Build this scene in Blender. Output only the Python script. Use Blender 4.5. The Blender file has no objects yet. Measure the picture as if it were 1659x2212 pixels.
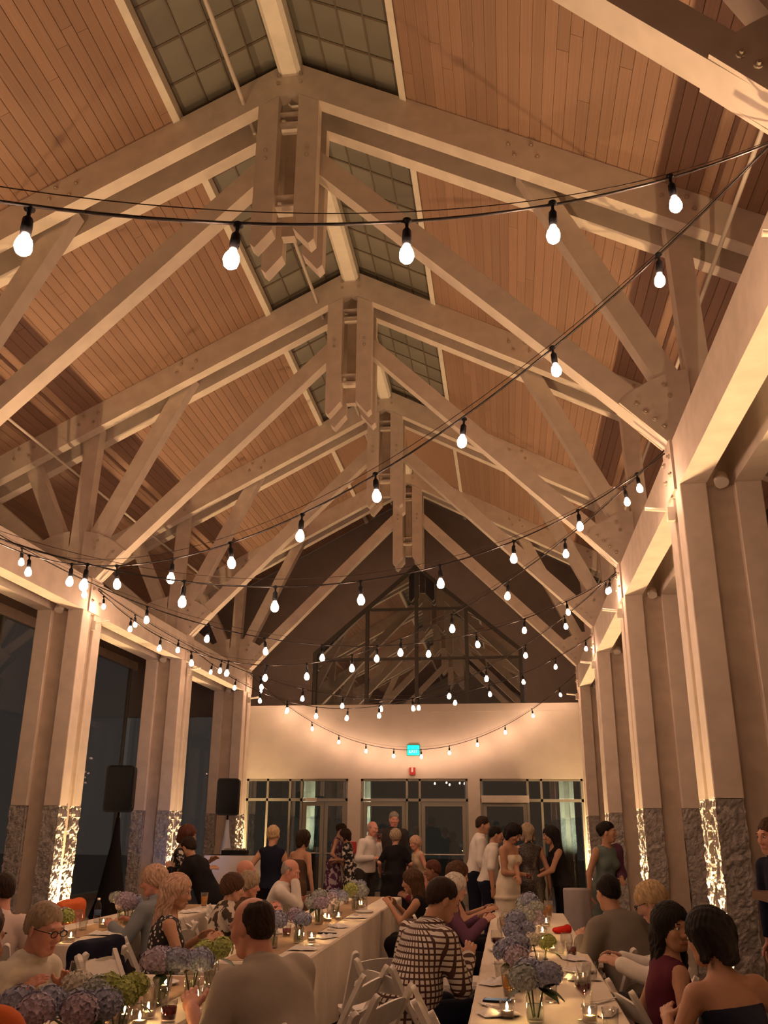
import bpy, math, random
import numpy as np
from mathutils import Vector, Matrix

# ------------------------------------------------------------------ camera
FPX, PITCH, YAW, ROLL = 1921.19, 0.3387, 0.1356, 0.007
CAM = Vector((2.189, 0.0, 1.62))
scene = bpy.context.scene
COL = scene.collection
cy, sy, cp, sp, cr, sr = (math.cos(YAW), math.sin(YAW), math.cos(PITCH), math.sin(PITCH), math.cos(ROLL), math.sin(ROLL))
_R, _U, _F = Vector((cy, sy, 0)), Vector((sy*sp, -cy*sp, cp)), Vector((-sy*cp, cy*cp, sp))
_rt, _up = _R*cr + _U*sr, _U*cr - _R*sr
cd = bpy.data.cameras.new('camera'); cam = bpy.data.objects.new('camera', cd); COL.objects.link(cam)
cd.sensor_fit = 'HORIZONTAL'; cd.sensor_width = 36.0; cd.lens = FPX*36.0/1659.0; cd.clip_start = 0.05; cd.clip_end = 200
_m = Matrix((( _rt.x, _up.x, -_F.x, CAM.x), (_rt.y, _up.y, -_F.y, CAM.y), (_rt.z, _up.z, -_F.z, CAM.z), (0, 0, 0, 1)))
cam.matrix_world = _m
scene.camera = cam
# ------------------------------------------------------------------ world, exposure, light colours
w = bpy.data.worlds.new('night'); scene.world = w; w.use_nodes = True
w.node_tree.nodes['Background'].inputs[0].default_value = (0.052, 0.043, 0.037, 1)
w.node_tree.nodes['Background'].inputs[1].default_value = 1.0
vs = scene.view_settings
vs.view_transform = 'Standard'; vs.look = 'None'; vs.exposure = 0.0; vs.gamma = 1.0; vs.use_curve_mapping = False
cyc = scene.cycles
cyc.max_bounces = 4; cyc.diffuse_bounces = 3; cyc.glossy_bounces = 2; cyc.transmission_bounces = 2; cyc.transparent_max_bounces = 12
cyc.use_light_tree = False; cyc.use_adaptive_sampling = True; cyc.adaptive_threshold = .10; cyc.adaptive_min_samples = 20
cyc.sample_clamp_indirect = 4.0; cyc.caustics_reflective = False; cyc.caustics_refractive = False
BULB_COL, BULB_STR = (1.0, 0.59, 0.385), 148.0
UP_COL, UP_W = (1.0, 0.64, 0.32), 1080.0
FLAME_STR = 420.0

R = math.radians
Y1, SP = 8.0961, 4.1424
def YK(k): return Y1 + (k-1)*SP
rng = random.Random(7)

# ------------------------------------------------------------------ helpers
def link(o, parent=None):
    COL.objects.link(o)
    if parent is not None: o.parent = parent
    return o
def tag(o, label=None, cat=None, group=None, kind=None):
    if label: o['label'] = label
    if cat: o['category'] = cat
    if group: o['group'] = group
    if kind: o['kind'] = kind
    return o
def thing(name, label, cat, loc=(0, 0, 0), rz=0.0, group=None, kind=None):
    o = bpy.data.objects.new(name, None); o.empty_display_size = 0.1
    o.location = loc; o.rotation_euler = (0, 0, rz)
    return tag(link(o), label, cat, group, kind)
def inst(mesh, name, parent=None, loc=(0, 0, 0), rot=(0, 0, 0), scale=None):
    o = bpy.data.objects.new(name, mesh); o.location = loc; o.rotation_euler = rot
    if scale: o.scale = scale
    return link(o, parent)

class MB:
    """collects shapes, then builds one mesh"""
    def __init__(s): s.v = []; s.f = []; s.sm = []
    def _add(s, v, f, smooth=False):
        n = len(s.v); s.v += [tuple(p) for p in v]; s.f += [tuple(i+n for i in q) for q in f]; s.sm += [smooth]*len(f); return s
    def box(s, x0, x1, y0, y1, z0, z1, bev=0.0):
        if bev <= 0:
            v = [(x0,y0,z0),(x1,y0,z0),(x1,y1,z0),(x0,y1,z0),(x0,y0,z1),(x1,y0,z1),(x1,y1,z1),(x0,y1,z1)]
            return s._add(v, [(0,3,2,1),(4,5,6,7),(0,1,5,4),(1,2,6,5),(2,3,7,6),(3,0,4,7)])
        b = bev   # long-edge chamfered box: 8-gon section extruded in z
        poly = [(x0+b,y0),(x1-b,y0),(x1,y0+b),(x1,y1-b),(x1-b,y1),(x0+b,y1),(x0,y1-b),(x0,y0+b)]
        v = [(x,y,z0) for x,y in poly]+[(x,y,z1) for x,y in poly]
        f = [tuple(range(7,-1,-1)), tuple(range(8,16))]+[(i,(i+1)%8,8+(i+1)%8,8+i) for i in range(8)]
        return s._add(v, f)
    def prism(s, poly, y0, y1, axis='y', smooth=False):
        n = len(poly)
        a = sum(poly[i][0]*poly[(i+1)%n][1]-poly[(i+1)%n][0]*poly[i][1] for i in range(n))
        if a < 0: poly = poly[::-1]
        if axis == 'y': P = lambda u, v, t: (u, t, v)
        elif axis == 'x': P = lambda u, v, t: (t, u, v)
        else: P = lambda u, v, t: (u, v, t)
        v = [P(u, q, y0) for u, q in poly]+[P(u, q, y1) for u, q in poly]
        f0 = tuple(range(n)); f1 = tuple(range(2*n-1, n-1, -1))
        sides = [(i, n+i, n+(i+1)%n, (i+1)%n) for i in range(n)]
        if axis == 'y': return s._add(v, [f0, f1]+sides, smooth)
        return s._add(v, [f0[::-1], f1[::-1]]+[q[::-1] for q in sides], smooth)
    def bar(s, p, q, w, t, upv=(0, 0, 1)):
        p, q = Vector(p), Vector(q); d = (q-p).normalized(); u = Vector(upv)
        a = d.cross(u)
        if a.length < 1e-4: a = d.cross(Vector((0, 1, 0)))
        a.normalize(); b = a.cross(d)
        c = [a*w/2*i + b*t/2*j for i, j in ((-1,-1),(1,-1),(1,1),(-1,1))]
        v = [p+k for k in c]+[q+k for k in c]
        return s._add(v, [(0,1,2,3),(7,6,5,4),(0,4,5,1),(1,5,6,2),(2,6,7,3),(3,7,4,0)])
    def cyl(s, p, q, r0, r1=None, n=10, cap=True, smooth=True):
        r1 = r0 if r1 is None else r1
        p, q = Vector(p), Vector(q); d = (q-p).normalized()
        a = d.cross(Vector((0, 0, 1)))
        if a.length < 1e-3: a = Vector((1, 0, 0))
        a.normalize(); b = d.cross(a)
        ring = [(a*math.cos(2*math.pi*i/n)+b*math.sin(2*math.pi*i/n)) for i in range(n)]
        v = [p+k*r0 for k in ring]+[q+k*r1 for k in ring]
        s._add(v, [(i, (i+1) % n, n+(i+1) % n, n+i) for i in range(n)], smooth)
        if cap:
            s._add([p+k*r0 for k in ring], [tuple(range(n-1, -1, -1))]); s._add([q+k*r1 for k in ring], [tuple(range(n))])
        return s
    def tube(s, pts, r, n=6):
        P = [Vector(p) for p in pts]; v = []; f = []
        for i, p in enumerate(P):
            d = (P[min(i+1, len(P)-1)]-P[max(i-1, 0)]).normalized()
            a = d.cross(Vector((0, 0, 1)));
            if a.length < 1e-3: a = Vector((1, 0, 0))
            a.normalize(); b = d.cross(a)
            v += [p+(a*math.cos(2*math.pi*k/n)+b*math.sin(2*math.pi*k/n))*r for k in range(n)]
        for i in range(len(P)-1):
            for k in range(n): f.append((i*n+k, i*n+(k+1) % n, (i+1)*n+(k+1) % n, (i+1)*n+k))
        f.append(tuple(range(n-1, -1, -1))); f.append(tuple((len(P)-1)*n+k for k in range(n)))
        return s._add(v, f, True)
    def lathe(s, prof, n=16, c=(0, 0, 0), smooth=True):
        v = []; f = []
        for r, z in prof:
            v += [(c[0]+r*math.cos(2*math.pi*k/n), c[1]+r*math.sin(2*math.pi*k/n), c[2]+z) for k in range(n)]
        for i in range(len(prof)-1):
            for k in range(n): f.append((i*n+k, i*n+(k+1) % n, (i+1)*n+(k+1) % n, (i+1)*n+k))
        if prof[0][0] > 1e-4: f.append(tuple(range(n-1, -1, -1)))
        if prof[-1][0] > 1e-4: f.append(tuple((len(prof)-1)*n+k for k in range(n)))
        return s._add(v, f, smooth)
    def mesh(s, name, mat=None):
        me = bpy.data.meshes.new(name); me.from_pydata(s.v, [], s.f)
        me.polygons.foreach_set('use_smooth', s.sm)
        if mat: me.materials.append(mat)
        me.update(); return me
    def build(s, name, mat, parent=None, loc=(0, 0, 0), rot=(0, 0, 0)):
        return inst(s.mesh(name, mat), name, parent, loc, rot)

# ------------------------------------------------------------------ materials
def srgb(r, g, b):
    f = lambda c: (c/255/12.92) if c/255 <= .04045 else ((c/255+.055)/1.055)**2.4
    return (f(r), f(g), f(b))
def newmat(name):
    m = bpy.data.materials.new(name); m.use_nodes = True; nt = m.node_tree
    return m, nt, nt.nodes['Principled BSDF']
def N(nt, t, **kw):
    n = nt.nodes.new(t)
    for k, v in kw.items(): setattr(n, k, v)
    return n
def mat(name, col, rough=.6, metal=0, noise=0, nscale=8, bump=0, bscale=60, rand=0, stretch=None, sheen=0, spec=None, coords='Object'):
    m, nt, b = newmat(name)
    b.inputs['Base Color'].default_value = (*col, 1); b.inputs['Roughness'].default_value = rough; b.inputs['Metallic'].default_value = metal
    if spec is not None: b.inputs['Specular IOR Level'].default_value = spec
    if sheen: b.inputs['Sheen Weight'].default_value = sheen
    tc = N(nt, 'ShaderNodeTexCoord'); src = tc.outputs[coords]
    if stretch:
        mp = N(nt, 'ShaderNodeMapping'); mp.inputs['Scale'].default_value = stretch; nt.links.new(src, mp.inputs[0]); src = mp.outputs[0]
    if noise or rand:
        hsv = N(nt, 'ShaderNodeHueSaturation'); hsv.inputs['Color'].default_value = (*col, 1)
        val = None
        if noise:
            t = N(nt, 'ShaderNodeTexNoise'); t.inputs['Scale'].default_value = nscale; t.inputs['Detail'].default_value = 2
            nt.links.new(src, t.inputs['Vector'])
            mr = N(nt, 'ShaderNodeMapRange'); mr.inputs['From Min'].default_value = .3; mr.inputs['From Max'].default_value = .7
            mr.inputs['To Min'].default_value = 1-noise; mr.inputs['To Max'].default_value = 1+noise
            nt.links.new(t.outputs[0], mr.inputs[0]); val = mr.outputs[0]
        if rand:
            oi = N(nt, 'ShaderNodeObjectInfo'); mr = N(nt, 'ShaderNodeMapRange')
            mr.inputs['To Min'].default_value = 1-rand; mr.inputs['To Max'].default_value = 1+rand
            nt.links.new(oi.outputs['Random'], mr.inputs[0])
            if val is not None:
                mu = N(nt, 'ShaderNodeMath', operation='MULTIPLY'); nt.links.new(val, mu.inputs[0]); nt.links.new(mr.outputs[0], mu.inputs[1]); val = mu.outputs[0]
            else: val = mr.outputs[0]
        nt.links.new(val, hsv.inputs['Value']); nt.links.new(hsv.outputs[0], b.inputs['Base Color'])
    if bump > .3:
        t = N(nt, 'ShaderNodeTexNoise'); t.inputs['Scale'].default_value = bscale; t.inputs['Detail'].default_value = 2
        nt.links.new(src, t.inputs['Vector'])
        bp = N(nt, 'ShaderNodeBump'); bp.inputs['Strength'].default_value = bump; bp.inputs['Distance'].default_value = .02
        nt.links.new(t.outputs[0], bp.inputs['Height']); nt.links.new(bp.outputs[0], b.inputs['Normal'])
    return m
def emit(name, col, strength):
    m, nt, b = newmat(name)
    b.inputs['Base Color'].default_value = (*col, 1); b.inputs['Emission Color'].default_value = (*col, 1); b.inputs['Emission Strength'].default_value = strength
    return m
def glass(name, tint=(1, 1, 1), ior=1.5, rough=0.0, refl=1.0):
    m, nt, b = newmat(name); nt.nodes.remove(b)
    out = nt.nodes['Material Output']
    tr = N(nt, 'ShaderNodeBsdfTransparent'); tr.inputs[0].default_value = (*tint, 1)
    gl = N(nt, 'ShaderNodeBsdfGlossy'); gl.inputs['Roughness'].default_value = rough; gl.inputs[0].default_value = (refl, refl, refl, 1)
    lw = N(nt, 'ShaderNodeLayerWeight'); lw.inputs[0].default_value = .5
    pw_ = N(nt, 'ShaderNodeMath', operation='POWER'); pw_.inputs[1].default_value = 4.0; nt.links.new(lw.outputs['Facing'], pw_.inputs[0])
    r0 = ((ior-1)/(ior+1))**2*2
    ma = N(nt, 'ShaderNodeMath', operation='MULTIPLY_ADD'); ma.inputs[1].default_value = 1-r0; ma.inputs[2].default_value = r0; nt.links.new(pw_.outputs[0], ma.inputs[0])
    mx = N(nt, 'ShaderNodeMixShader'); nt.links.new(ma.outputs[0], mx.inputs[0]); nt.links.new(tr.outputs[0], mx.inputs[1]); nt.links.new(gl.outputs[0], mx.inputs[2])
    nt.links.new(mx.outputs[0], out.inputs[0]); return m
def pattern(name, kind, a, b_, scale=40, coords='Object', rough=.8):
    m, nt, b = newmat(name); b.inputs['Roughness'].default_value = rough
    tc = N(nt, 'ShaderNodeTexCoord'); src = tc.outputs[coords]
    mix = N(nt, 'ShaderNodeMix', data_type='RGBA'); mix.inputs['A'].default_value = (*a, 1); mix.inputs['B'].default_value = (*b_, 1)
    if kind == 'grid':       # light squares divided by dark lines
        sx = N(nt, 'ShaderNodeSeparateXYZ'); nt.links.new(src, sx.inputs[0]); outs = []
        ng = N(nt, 'ShaderNodeMath', operation='MULTIPLY_ADD'); ng.inputs[1].default_value = -1; ng.inputs[2].default_value = .12; nt.links.new(sx.outputs['Y'], ng.inputs[0])
        an_ = N(nt, 'ShaderNodeMath', operation='ARCTAN2'); nt.links.new(sx.outputs['X'], an_.inputs[0]); nt.links.new(ng.outputs[0], an_.inputs[1])
        for ax, sc_ in ((an_.outputs[0], scale*.20), (sx.outputs['Z'], scale)):
            mu = N(nt, 'ShaderNodeMath', operation='MULTIPLY'); mu.inputs[1].default_value = sc_; nt.links.new(ax, mu.inputs[0])
            fr = N(nt, 'ShaderNodeMath', operation='FRACT'); nt.links.new(mu.outputs[0], fr.inputs[0])
            gt = N(nt, 'ShaderNodeMath', operation='LESS_THAN'); gt.inputs[1].default_value = .34; nt.links.new(fr.outputs[0], gt.inputs[0]); outs.append(gt.outputs[0])
        mxm = N(nt, 'ShaderNodeMath', operation='MAXIMUM'); nt.links.new(outs[0], mxm.inputs[0]); nt.links.new(outs[1], mxm.inputs[1]); fac = mxm.outputs[0]
    elif kind == 'dots':
        t = N(nt, 'ShaderNodeTexVoronoi'); t.inputs['Scale'].default_value = scale; nt.links.new(src, t.inputs['Vector'])
        lt = N(nt, 'ShaderNodeMath', operation='LESS_THAN'); lt.inputs[1].default_value = .36; nt.links.new(t.outputs['Distance'], lt.inputs[0]); fac = lt.outputs[0]
    else:                    # floral blotches
        t = N(nt, 'ShaderNodeTexNoise'); t.inputs['Scale'].default_value = scale; t.inputs['Detail'].default_value = 2; nt.links.new(src, t.inputs['Vector'])
        lt = N(nt, 'ShaderNodeMath', operation='GREATER_THAN'); lt.inputs[1].default_value = .54; nt.links.new(t.outputs[0], lt.inputs[0]); fac = lt.outputs[0]
    nt.links.new(fac, mix.inputs['Factor']); nt.links.new(mix.outputs['Result'], b.inputs['Base Color'])
    return m

M = {}
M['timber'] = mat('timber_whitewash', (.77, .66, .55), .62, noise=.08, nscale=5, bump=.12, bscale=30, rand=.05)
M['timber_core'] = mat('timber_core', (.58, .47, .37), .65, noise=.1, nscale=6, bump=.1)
M['trim'] = mat('cream_trim', (.80, .72, .60), .5, noise=.04)
M['plank'] = mat('pine_plank', (.33, .195, .13), .6, noise=.10, nscale=4, rand=.11, stretch=(14, .7, 14), bump=.1, bscale=20)
M['deck_back'] = mat('roof_backing', (.06, .045, .035), .9)
M['skylight'] = mat('skylight_panel', (.20, .185, .15), .35, noise=.12, nscale=1.5, rand=.12)
M['muntin'] = mat('skylight_muntin', (.12, .09, .06), .5)
M['plaster'] = mat('wall_plaster', (.70, .62, .52), .8, noise=.04, nscale=3)
M['gable'] = mat('gable_board', (.30, .25, .215), .8, noise=.06, nscale=3)
M['stone'] = mat('split_stone', (.40, .37, .34), .85, noise=.28, nscale=22, bump=.8, bscale=38)
M['floor'] = mat('floor_stone', (.20, .165, .14), .45, noise=.15, nscale=3)
M['metal_frame'] = mat('door_frame_metal', (.30, .28, .22), .45, metal=.2)
M['gable_frame'] = mat('gable_frame_metal', (.09, .085, .07), .5, metal=.2)
M['steel'] = mat('brushed_steel', (.6, .57, .5), .3, metal=1)
M['bolt'] = mat('bolt_head', (.62, .52, .42), .4, metal=.4)
M['pipe'] = mat('painted_pipe', (.55, .47, .40), .5)
M['black'] = mat('black_plastic', (.012, .012, .014), .5, spec=.15)
M['cable'] = mat('cable_rubber', (.02, .014, .012), .45)
M['wire'] = mat('guide_wire', (.12, .09, .07), .4, metal=.6)
M['bulb'] = emit('bulb_glow', BULB_COL, BULB_STR)
M['pane'] = glass('window_pane', (.58, .60, .56), 1.6)
M['dark_pane'] = glass('night_pane', (.80, .80, .80), 1.6)
M['gable_pane'] = glass('gable_pane', (.30, .33, .33), 2.3)
M['glassware'] = glass('clear_glassware', (.93, .93, .92), 1.5)
M['white_paint'] = mat('chair_white', (.78, .74, .68), .38, noise=.03)
M['chair_pad'] = mat('chair_pad', (.76, .72, .66), .5)
M['cloth'] = mat('ivory_tablecloth', (.78, .70, .58), .85, noise=.04, nscale=6, bump=.06, bscale=90)
M['kraft'] = mat('kraft_runner', (.40, .27, .16), .85, noise=.08, nscale=20)
M['napkin'] = mat('white_napkin', (.80, .77, .74), .85)
M['wood_dark'] = mat('dark_wood', (.16, .085, .045), .45, noise=.2, nscale=5, stretch=(1, 8, 1))
M['red'] = mat('red_plastic', (.55, .03, .02), .45)
M['exit'] = emit('exit_green', (0.0, .80, .62), 1.6)
M['exit_letter'] = emit('exit_letter', (.55, 1.0, .95), 1.5)
M['wax'] = mat('candle_wax', (.85, .76, .6), .5)
M['flame'] = emit('flame', (1.0, .56, .2), FLAME_STR)
M['leaf'] = mat('leaf_green', (.05, .10, .03), .5, noise=.2)
M['stem'] = mat('stem_green', (.12, .2, .06), .6)

# ------------------------------------------------------------------ setting
DW = 20.9      # front wall of the vestibule under the gable
GY = 22.3      # gable glazing plane
ZA, SL = 9.98, .535
XN, PX, QX, HD = 3.8204, .2323, .4756, .323        # nave face, post width, second post offset, half depth
ZB, ZS, ZT = 4.545, 1.84, 5.03                     # beam underside, stone top, beam top
XC = XN + (QX+PX)/2
def zr(x): return ZA - SL*abs(x)

def st(name, mb, m, label, cat=None, parent=None):
    o = mb.build(name, m, parent)
    if parent is None: tag(o, label, cat, kind='structure')
    return o
st('floor', MB().box(-7.6, 7.6, -5.2, 22.3, -.1, 0), M['floor'], 'dark stone floor of the hall')
st('floor_outside', MB().box(-30, 30, 22.31, 50, -.12, -.02), M['floor'], 'dark paving outside beyond the doors')
st('wall_right', MB().box(7.4, 7.55, -5.2, 22.3, 0, 6.1), M['plaster'], 'plain plaster wall of the right aisle')
st('wall_back', MB().box(-7.5, 7.5, -5.35, -5.2, 0, 9.9), M['plaster'], 'plaster wall behind the camera')
# left outer wall: low dark wall, header and panes
wl = thing('wall_left', 'dark glazed outer wall of the left aisle', None, (-7.4, 0, 0), kind='structure')
MB().box(-.06, .06, -5.2, 22.3, 5.40, 5.60).build('header', M['timber'], wl)
MB().box(-.06, .06, -5.2, 22.3, 5.60, 6.1).build('upper_board', M['gable'], wl)
MB().box(-.06, .06, -5.2, 22.3, 0, .12).build('sill', M['metal_frame'], wl)
pm = MB().box(-.012, .012, -1.0, 1.0, .14, 5.39).mesh('pane', M['dark_pane']); mm = MB().box(-.04, .04, -.03, .03, .12, 5.4).mesh('mullion', M['metal_frame'])
for i in range(13):
    inst(pm, 'pane', wl, (0, -3.9+i*2.07, 0)); inst(mm, 'mullion', wl, (0, -3.9+1.035+i*2.07, 0))

# roof: planks on both slopes
ceil_ = thing('ceiling', 'sloping timber plank ceiling either side of the skylight', None, kind='structure')
ang = math.atan(SL); PW = .1247; pitch_x = PW*math.cos(ang)
pk = MB()
hw = PW/2
pk.prism([(-hw+.0015, .022), (-hw+.0015, .0045), (-hw+.006, 0), (hw-.006, 0), (hw-.0015, .0045), (hw-.0015, .022)], 0, 1)
plank_me = pk.mesh('plank', M['plank'])
NC = 47
for sgn in (-1, 1):
    for c in range(NC):
        x = sgn*(1.345 + (c+.5)*pitch_x)
        cuts = [-1.0, rng.uniform(6.0, 11.0), rng.uniform(12.5, 18.5), GY-.02]
        for a, b in zip(cuts, cuts[1:]):
            inst(plank_me, 'plank', ceil_, (x, a, zr(x)), (0, sgn*ang, 0), (1, b-a-.004, 1))
for sgn in (-1, 1):
    b = MB(); xa, xb = sgn*1.30, sgn*7.5
    b.prism([(xa, zr(xa)+.035), (xb, zr(xb)+.035), (xb, zr(xb)+.12), (xa, zr(xa)+.12)], -5.3, GY)
    b.build('backing', M['deck_back'], ceil_)
    b = MB(); b.prism([(xa, zr(xa)), (xb, zr(xb)), (xb, zr(xb)+.03), (xa, zr(xa)+.03)], -5.3, -1.01); b.build('rear_panel', M['plank'], ceil_)
    # trim board beside the skylight
    b = MB(); x0, x1 = sgn*1.27, sgn*1.345
    b.prism([(x0, zr(x0)-.045), (x1, zr(x1)-.045), (x1, zr(x1)+.04), (x0, zr(x0)+.18)], -5.2, GY-.03)
    tag(b.build('trim', M['trim'], ceil_), 'cream trim board along the skylight')

# skylight: raised translucent panels with dark muntins
sk = thing('window_1', 'gridded skylight along the ridge', None, kind='structure')
RAISE = .10; NX = 4; pxw = (1.27-.13)/NX
pane_me = MB().prism([(-pxw/2+.008, 0), (pxw/2-.008, 0), (pxw/2-.008, .012), (-pxw/2+.008, .012)], -.25+.008, .25-.008).mesh('pane', M['skylight'])
for sgn in (-1, 1):
    for i in range(NX):
        for j in range(25):
            x = .13 + (i+.5)*pxw
            inst(pane_me, 'pane', sk, (sgn*x, 4.15+j*.5, zr(x)+RAISE), (0, sgn*ang, 0), (1/math.cos(ang), 1, 1))
    b = MB()
    for i in range(NX+1):
        x = sgn*(.13+i*pxw); z = zr(x)+RAISE
        b.box(x-.009, x+.009, 3.9, 16.4, z-.012, z+.02)
    for j in range(26):
        y = 3.9+j*.5
        b.bar((sgn*.13, y, zr(.13)+RAISE), (sgn*1.27, y, zr(1.27)+RAISE), .018, .03, (0, 1, 0))
    b.build('muntin_grid', M['muntin'], sk)
    b = MB(); b.prism([(sgn*.1, zr(.1)+.16), (sgn*1.3, zr(1.3)+.16), (sgn*1.3, zr(1.3)+.2), (sgn*.1, zr(.1)+.2)], -5.3, GY); b.build('backing', M['deck_back'], sk)
    for (ya, yb) in ((-5.2, 3.9), (16.4, GY-.02)):
        b = MB(); b.prism([(sgn*.1, zr(.1)), (sgn*1.3, zr(1.3)), (sgn*1.3, zr(1.3)+.03), (sgn*.1, zr(.1)+.03)], ya, yb); b.build('closing_board', M['plank'], sk)
o = MB().prism([(-.13, 9.80), (-.085, 9.755), (.085, 9.755), (.13, 9.80), (.13, 10.15), (-.13, 10.15)], -5.2, GY-.03).build('ridge_beam', M['trim'])
tag(o, 'cream ridge beam running the length of the roof', 'beam', kind='structure')

# ---------------------------------------------------------------- trusses
def line_poly(p, q, wdt):
    p, q = Vector((p[0], 0, p[1])), Vector((q[0], 0, q[1])); d = (q-p).normalized(); n = Vector((-d.z, 0, d.x))*wdt/2
    return [((p+n).x, (p+n).z), ((q+n).x, (q+n).z), ((q-n).x, (q-n).z), ((p-n).x, (p-n).z)]
bolt_me = MB().cyl((0, -.012, 0), (0, .01, 0), .026, n=8).cyl((0, -.03, 0), (0, -.012, 0), .013, n=6).mesh('bolt', M['bolt'])
FY, FT = -.32, .17           # front ply face and thickness
tm = {}
for sgn in (-1, 1):
    X = lambda x: sgn*x
    # chord ply
    b = MB(); b.prism([(0, ZA), (X(6.9), zr(6.9)), (X(6.9), zr(6.9)-.43), (0, ZA-.43)], 0, FT); tm['chord', sgn] = b.mesh('top_chord', M['timber'])
    # king post: hangs under the chord, bottom cut to a chevron
    zt = lambda x: zr(x)-.435
    b = MB(); b.prism([(X(.115), zt(.115)), (X(.35), zt(.35)), (X(.35), 7.50), (X(.295), 7.445), (X(.115), 7.66)], 0, FT); tm['king', sgn] = b.mesh('king_post', M['timber'])
    FC = (XC, 4.9)
    b = MB(); a = R(135.3); p0 = (FC[0]-.30, 4.9+.295); p1 = (.20, 4.9+(XC-.20)*.99)
    bz = lambda x: 5.035+1.0*(3.82-x)
    poly = [(X(3.82), 5.035), (X(.2), bz(.2)), (X(.2), bz(.2)+.33), (X(4.0), bz(4.0)+.33), (X(4.0), 5.035)]; b.prism(poly, -.10, .10); tm['scissor', sgn] = b.mesh('scissor_chord', M['timber'])
    for nm, x1, z1 in (('c', 2.62, zr(2.62)-.22), ('b', 4.12, zr(4.12)-.22), ('a', 5.12, zr(5.12)-.22), ('z', 6.05, zr(6.05)-.15)):
        b = MB(); b.prism(line_poly((X(FC[0]), FC[1]+.2), (X(x1), z1), .23), -.10, .10); tm['strut', sgn, nm] = b.mesh('strut', M['timber'])
    # quarter-disc hub plates either side of the column slot
    for side in (-1, 1):     # -1 nave, +1 aisle
        poly = []
        for i in range(13):
            t = i/12*R(45.6)
            poly.append((X(XC+side*max(.12, 1.105*math.sin(t))), 4.705+1.105*math.cos(t)-(.03 if i == 0 else 0)))
        poly.append((X(XC+side*.36), 5.03)); poly.append((X(XC+side*.12), 5.03))
        b = MB(); b.prism(poly, 0, .028); tm['hub', sgn, side] = b.mesh('hub_plate', M['timber'])
ORD = {0: 'fifth', 1: 'fourth', 2: 'third', 3: 'second', 4: 'nearest'}
TL = {0: 'white timber roof truss overhead, cut by the top right corner', 1: 'large white timber scissor truss nearest in full view',
      2: 'white timber scissor truss behind the large near one', 3: 'white timber scissor truss, second from the far gable', 4: 'white timber scissor truss right before the far gable'}
for k in range(0, 5):
    t = thing('roof_truss', TL[k], 'roof truss', (0, YK(k), 0), group='white timber roof trusses')
    for sgn in (-1, 1):
        for y in (FY, -FY-FT):
            inst(tm['chord', sgn], 'top_chord', t, (0, y, 0)); inst(tm['king', sgn], 'king_post', t, (0, y, 0))
        inst(tm['scissor', sgn], 'scissor_chord', t)
        for side in (-1, 1):
            for y in (-.129, .101): inst(tm['hub', sgn, side], 'hub_plate', t, (0, y, 0))
        for nm in 'cbaz': inst(tm['strut', sgn, nm], 'strut', t)
        hbp = [(3.541, 5.453), (3.62, 5.371), (3.70, 5.289), (3.78, 5.207), (3.818, 5.642), (3.861, 5.528)]
        for x, z in hbp: inst(bolt_me, 'bolt', t, (sgn*x, -.129, z))
        bp = [(.13, 9.77), (.13, 9.66), (.235, 8.72), (.235, 8.61)]
        for x in (2.58, 4.10, 5.10):
            z = zr(x)
            bp += [(x-.14, z-.10), (x+.10, z-.14), (x-.08, z-.25), (x+.16, z-.29)]
        for x, z in bp: inst(bolt_me, 'bolt', t, (sgn*x, FY, z))
    for z in (9.30, 9.16, 8.15, 8.02): MB().box(-.12, .12, -.24, -.06, z-.012, z+.012).build('tie_bracket', M['timber'], t)
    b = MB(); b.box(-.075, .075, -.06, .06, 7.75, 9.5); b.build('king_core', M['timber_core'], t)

# ---------------------------------------------------------------- columns, beams, uplights
def stone_pier():
    nx, ny, nz = 11, 11, 92
    W2, D2, H = PX/2+.004, .128, ZS
    v = []; f = []; idx = {}
    r2 = random.Random(3)
    import itertools
    lat = {}
    def nz3(x, y, z, sc):
        i, j, k = math.floor(x*sc), math.floor(y*sc), math.floor(z*sc)
        fx, fy, fz = x*sc-i, y*sc-j, z*sc-k
        fx, fy, fz = [q*q*(3-2*q) for q in (fx, fy, fz)]
        t = 0
        for a, b_, c in itertools.product((0, 1), repeat=3):
            key = (i+a, j+b_, k+c)
            if key not in lat: lat[key] = r2.uniform(-1, 1)
            t += lat[key]*(fx if a else 1-fx)*(fy if b_ else 1-fy)*(fz if c else 1-fz)
        return t
    ring = [(-1+2*i/nx, -1) for i in range(nx)]+[(1, -1+2*i/ny) for i in range(ny)]+[(1-2*i/nx, 1) for i in range(nx)]+[(-1, 1-2*i/ny) for i in range(ny)]
    n = len(ring)
    for k in range(nz+1):
        z = H*k/nz
        for (u, q) in ring:
            x, y = u*W2, q*D2
            nrm = Vector((u if abs(u) > .999 else 0, q if abs(q) > .999 else 0)); nrm.normalize()
            edge = 1 if 0 < k < nz else 0
            d = (nz3(x, y, z, 11)*.016 + nz3(x+5, y, z, 27)*.013 + nz3(x, y+9, z, 55)*.007)*edge - .010
            v.append((x+nrm.x*d, y+nrm.y*d, z))
    for k in range(nz):
        for i in range(n): f.append((k*n+i, k*n+(i+1) % n, (k+1)*n+(i+1) % n, (k+1)*n+i))
    f.append(tuple(range(n-1, -1, -1))); f.append(tuple(nz*n+i for i in range(n)))
    me = bpy.data.meshes.new('stone_pier'); me.from_pydata(v, [], f); me.materials.append(M['stone']); me.update(); return me
pier_me = stone_pier()
PD = .25; OFFS = HD-PD/2
post_me = MB().box(-PX/2, PX/2, -PD/2, PD/2, ZS+.004, ZB, .008).mesh('post', M['timber'])
core_me = MB().box(-.31, .31, -.072, .072, 0, ZB-.01).box(-.121, .121, -.255, .255, 0, ZB-.01).mesh('core_board', M['timber_core'])
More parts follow.
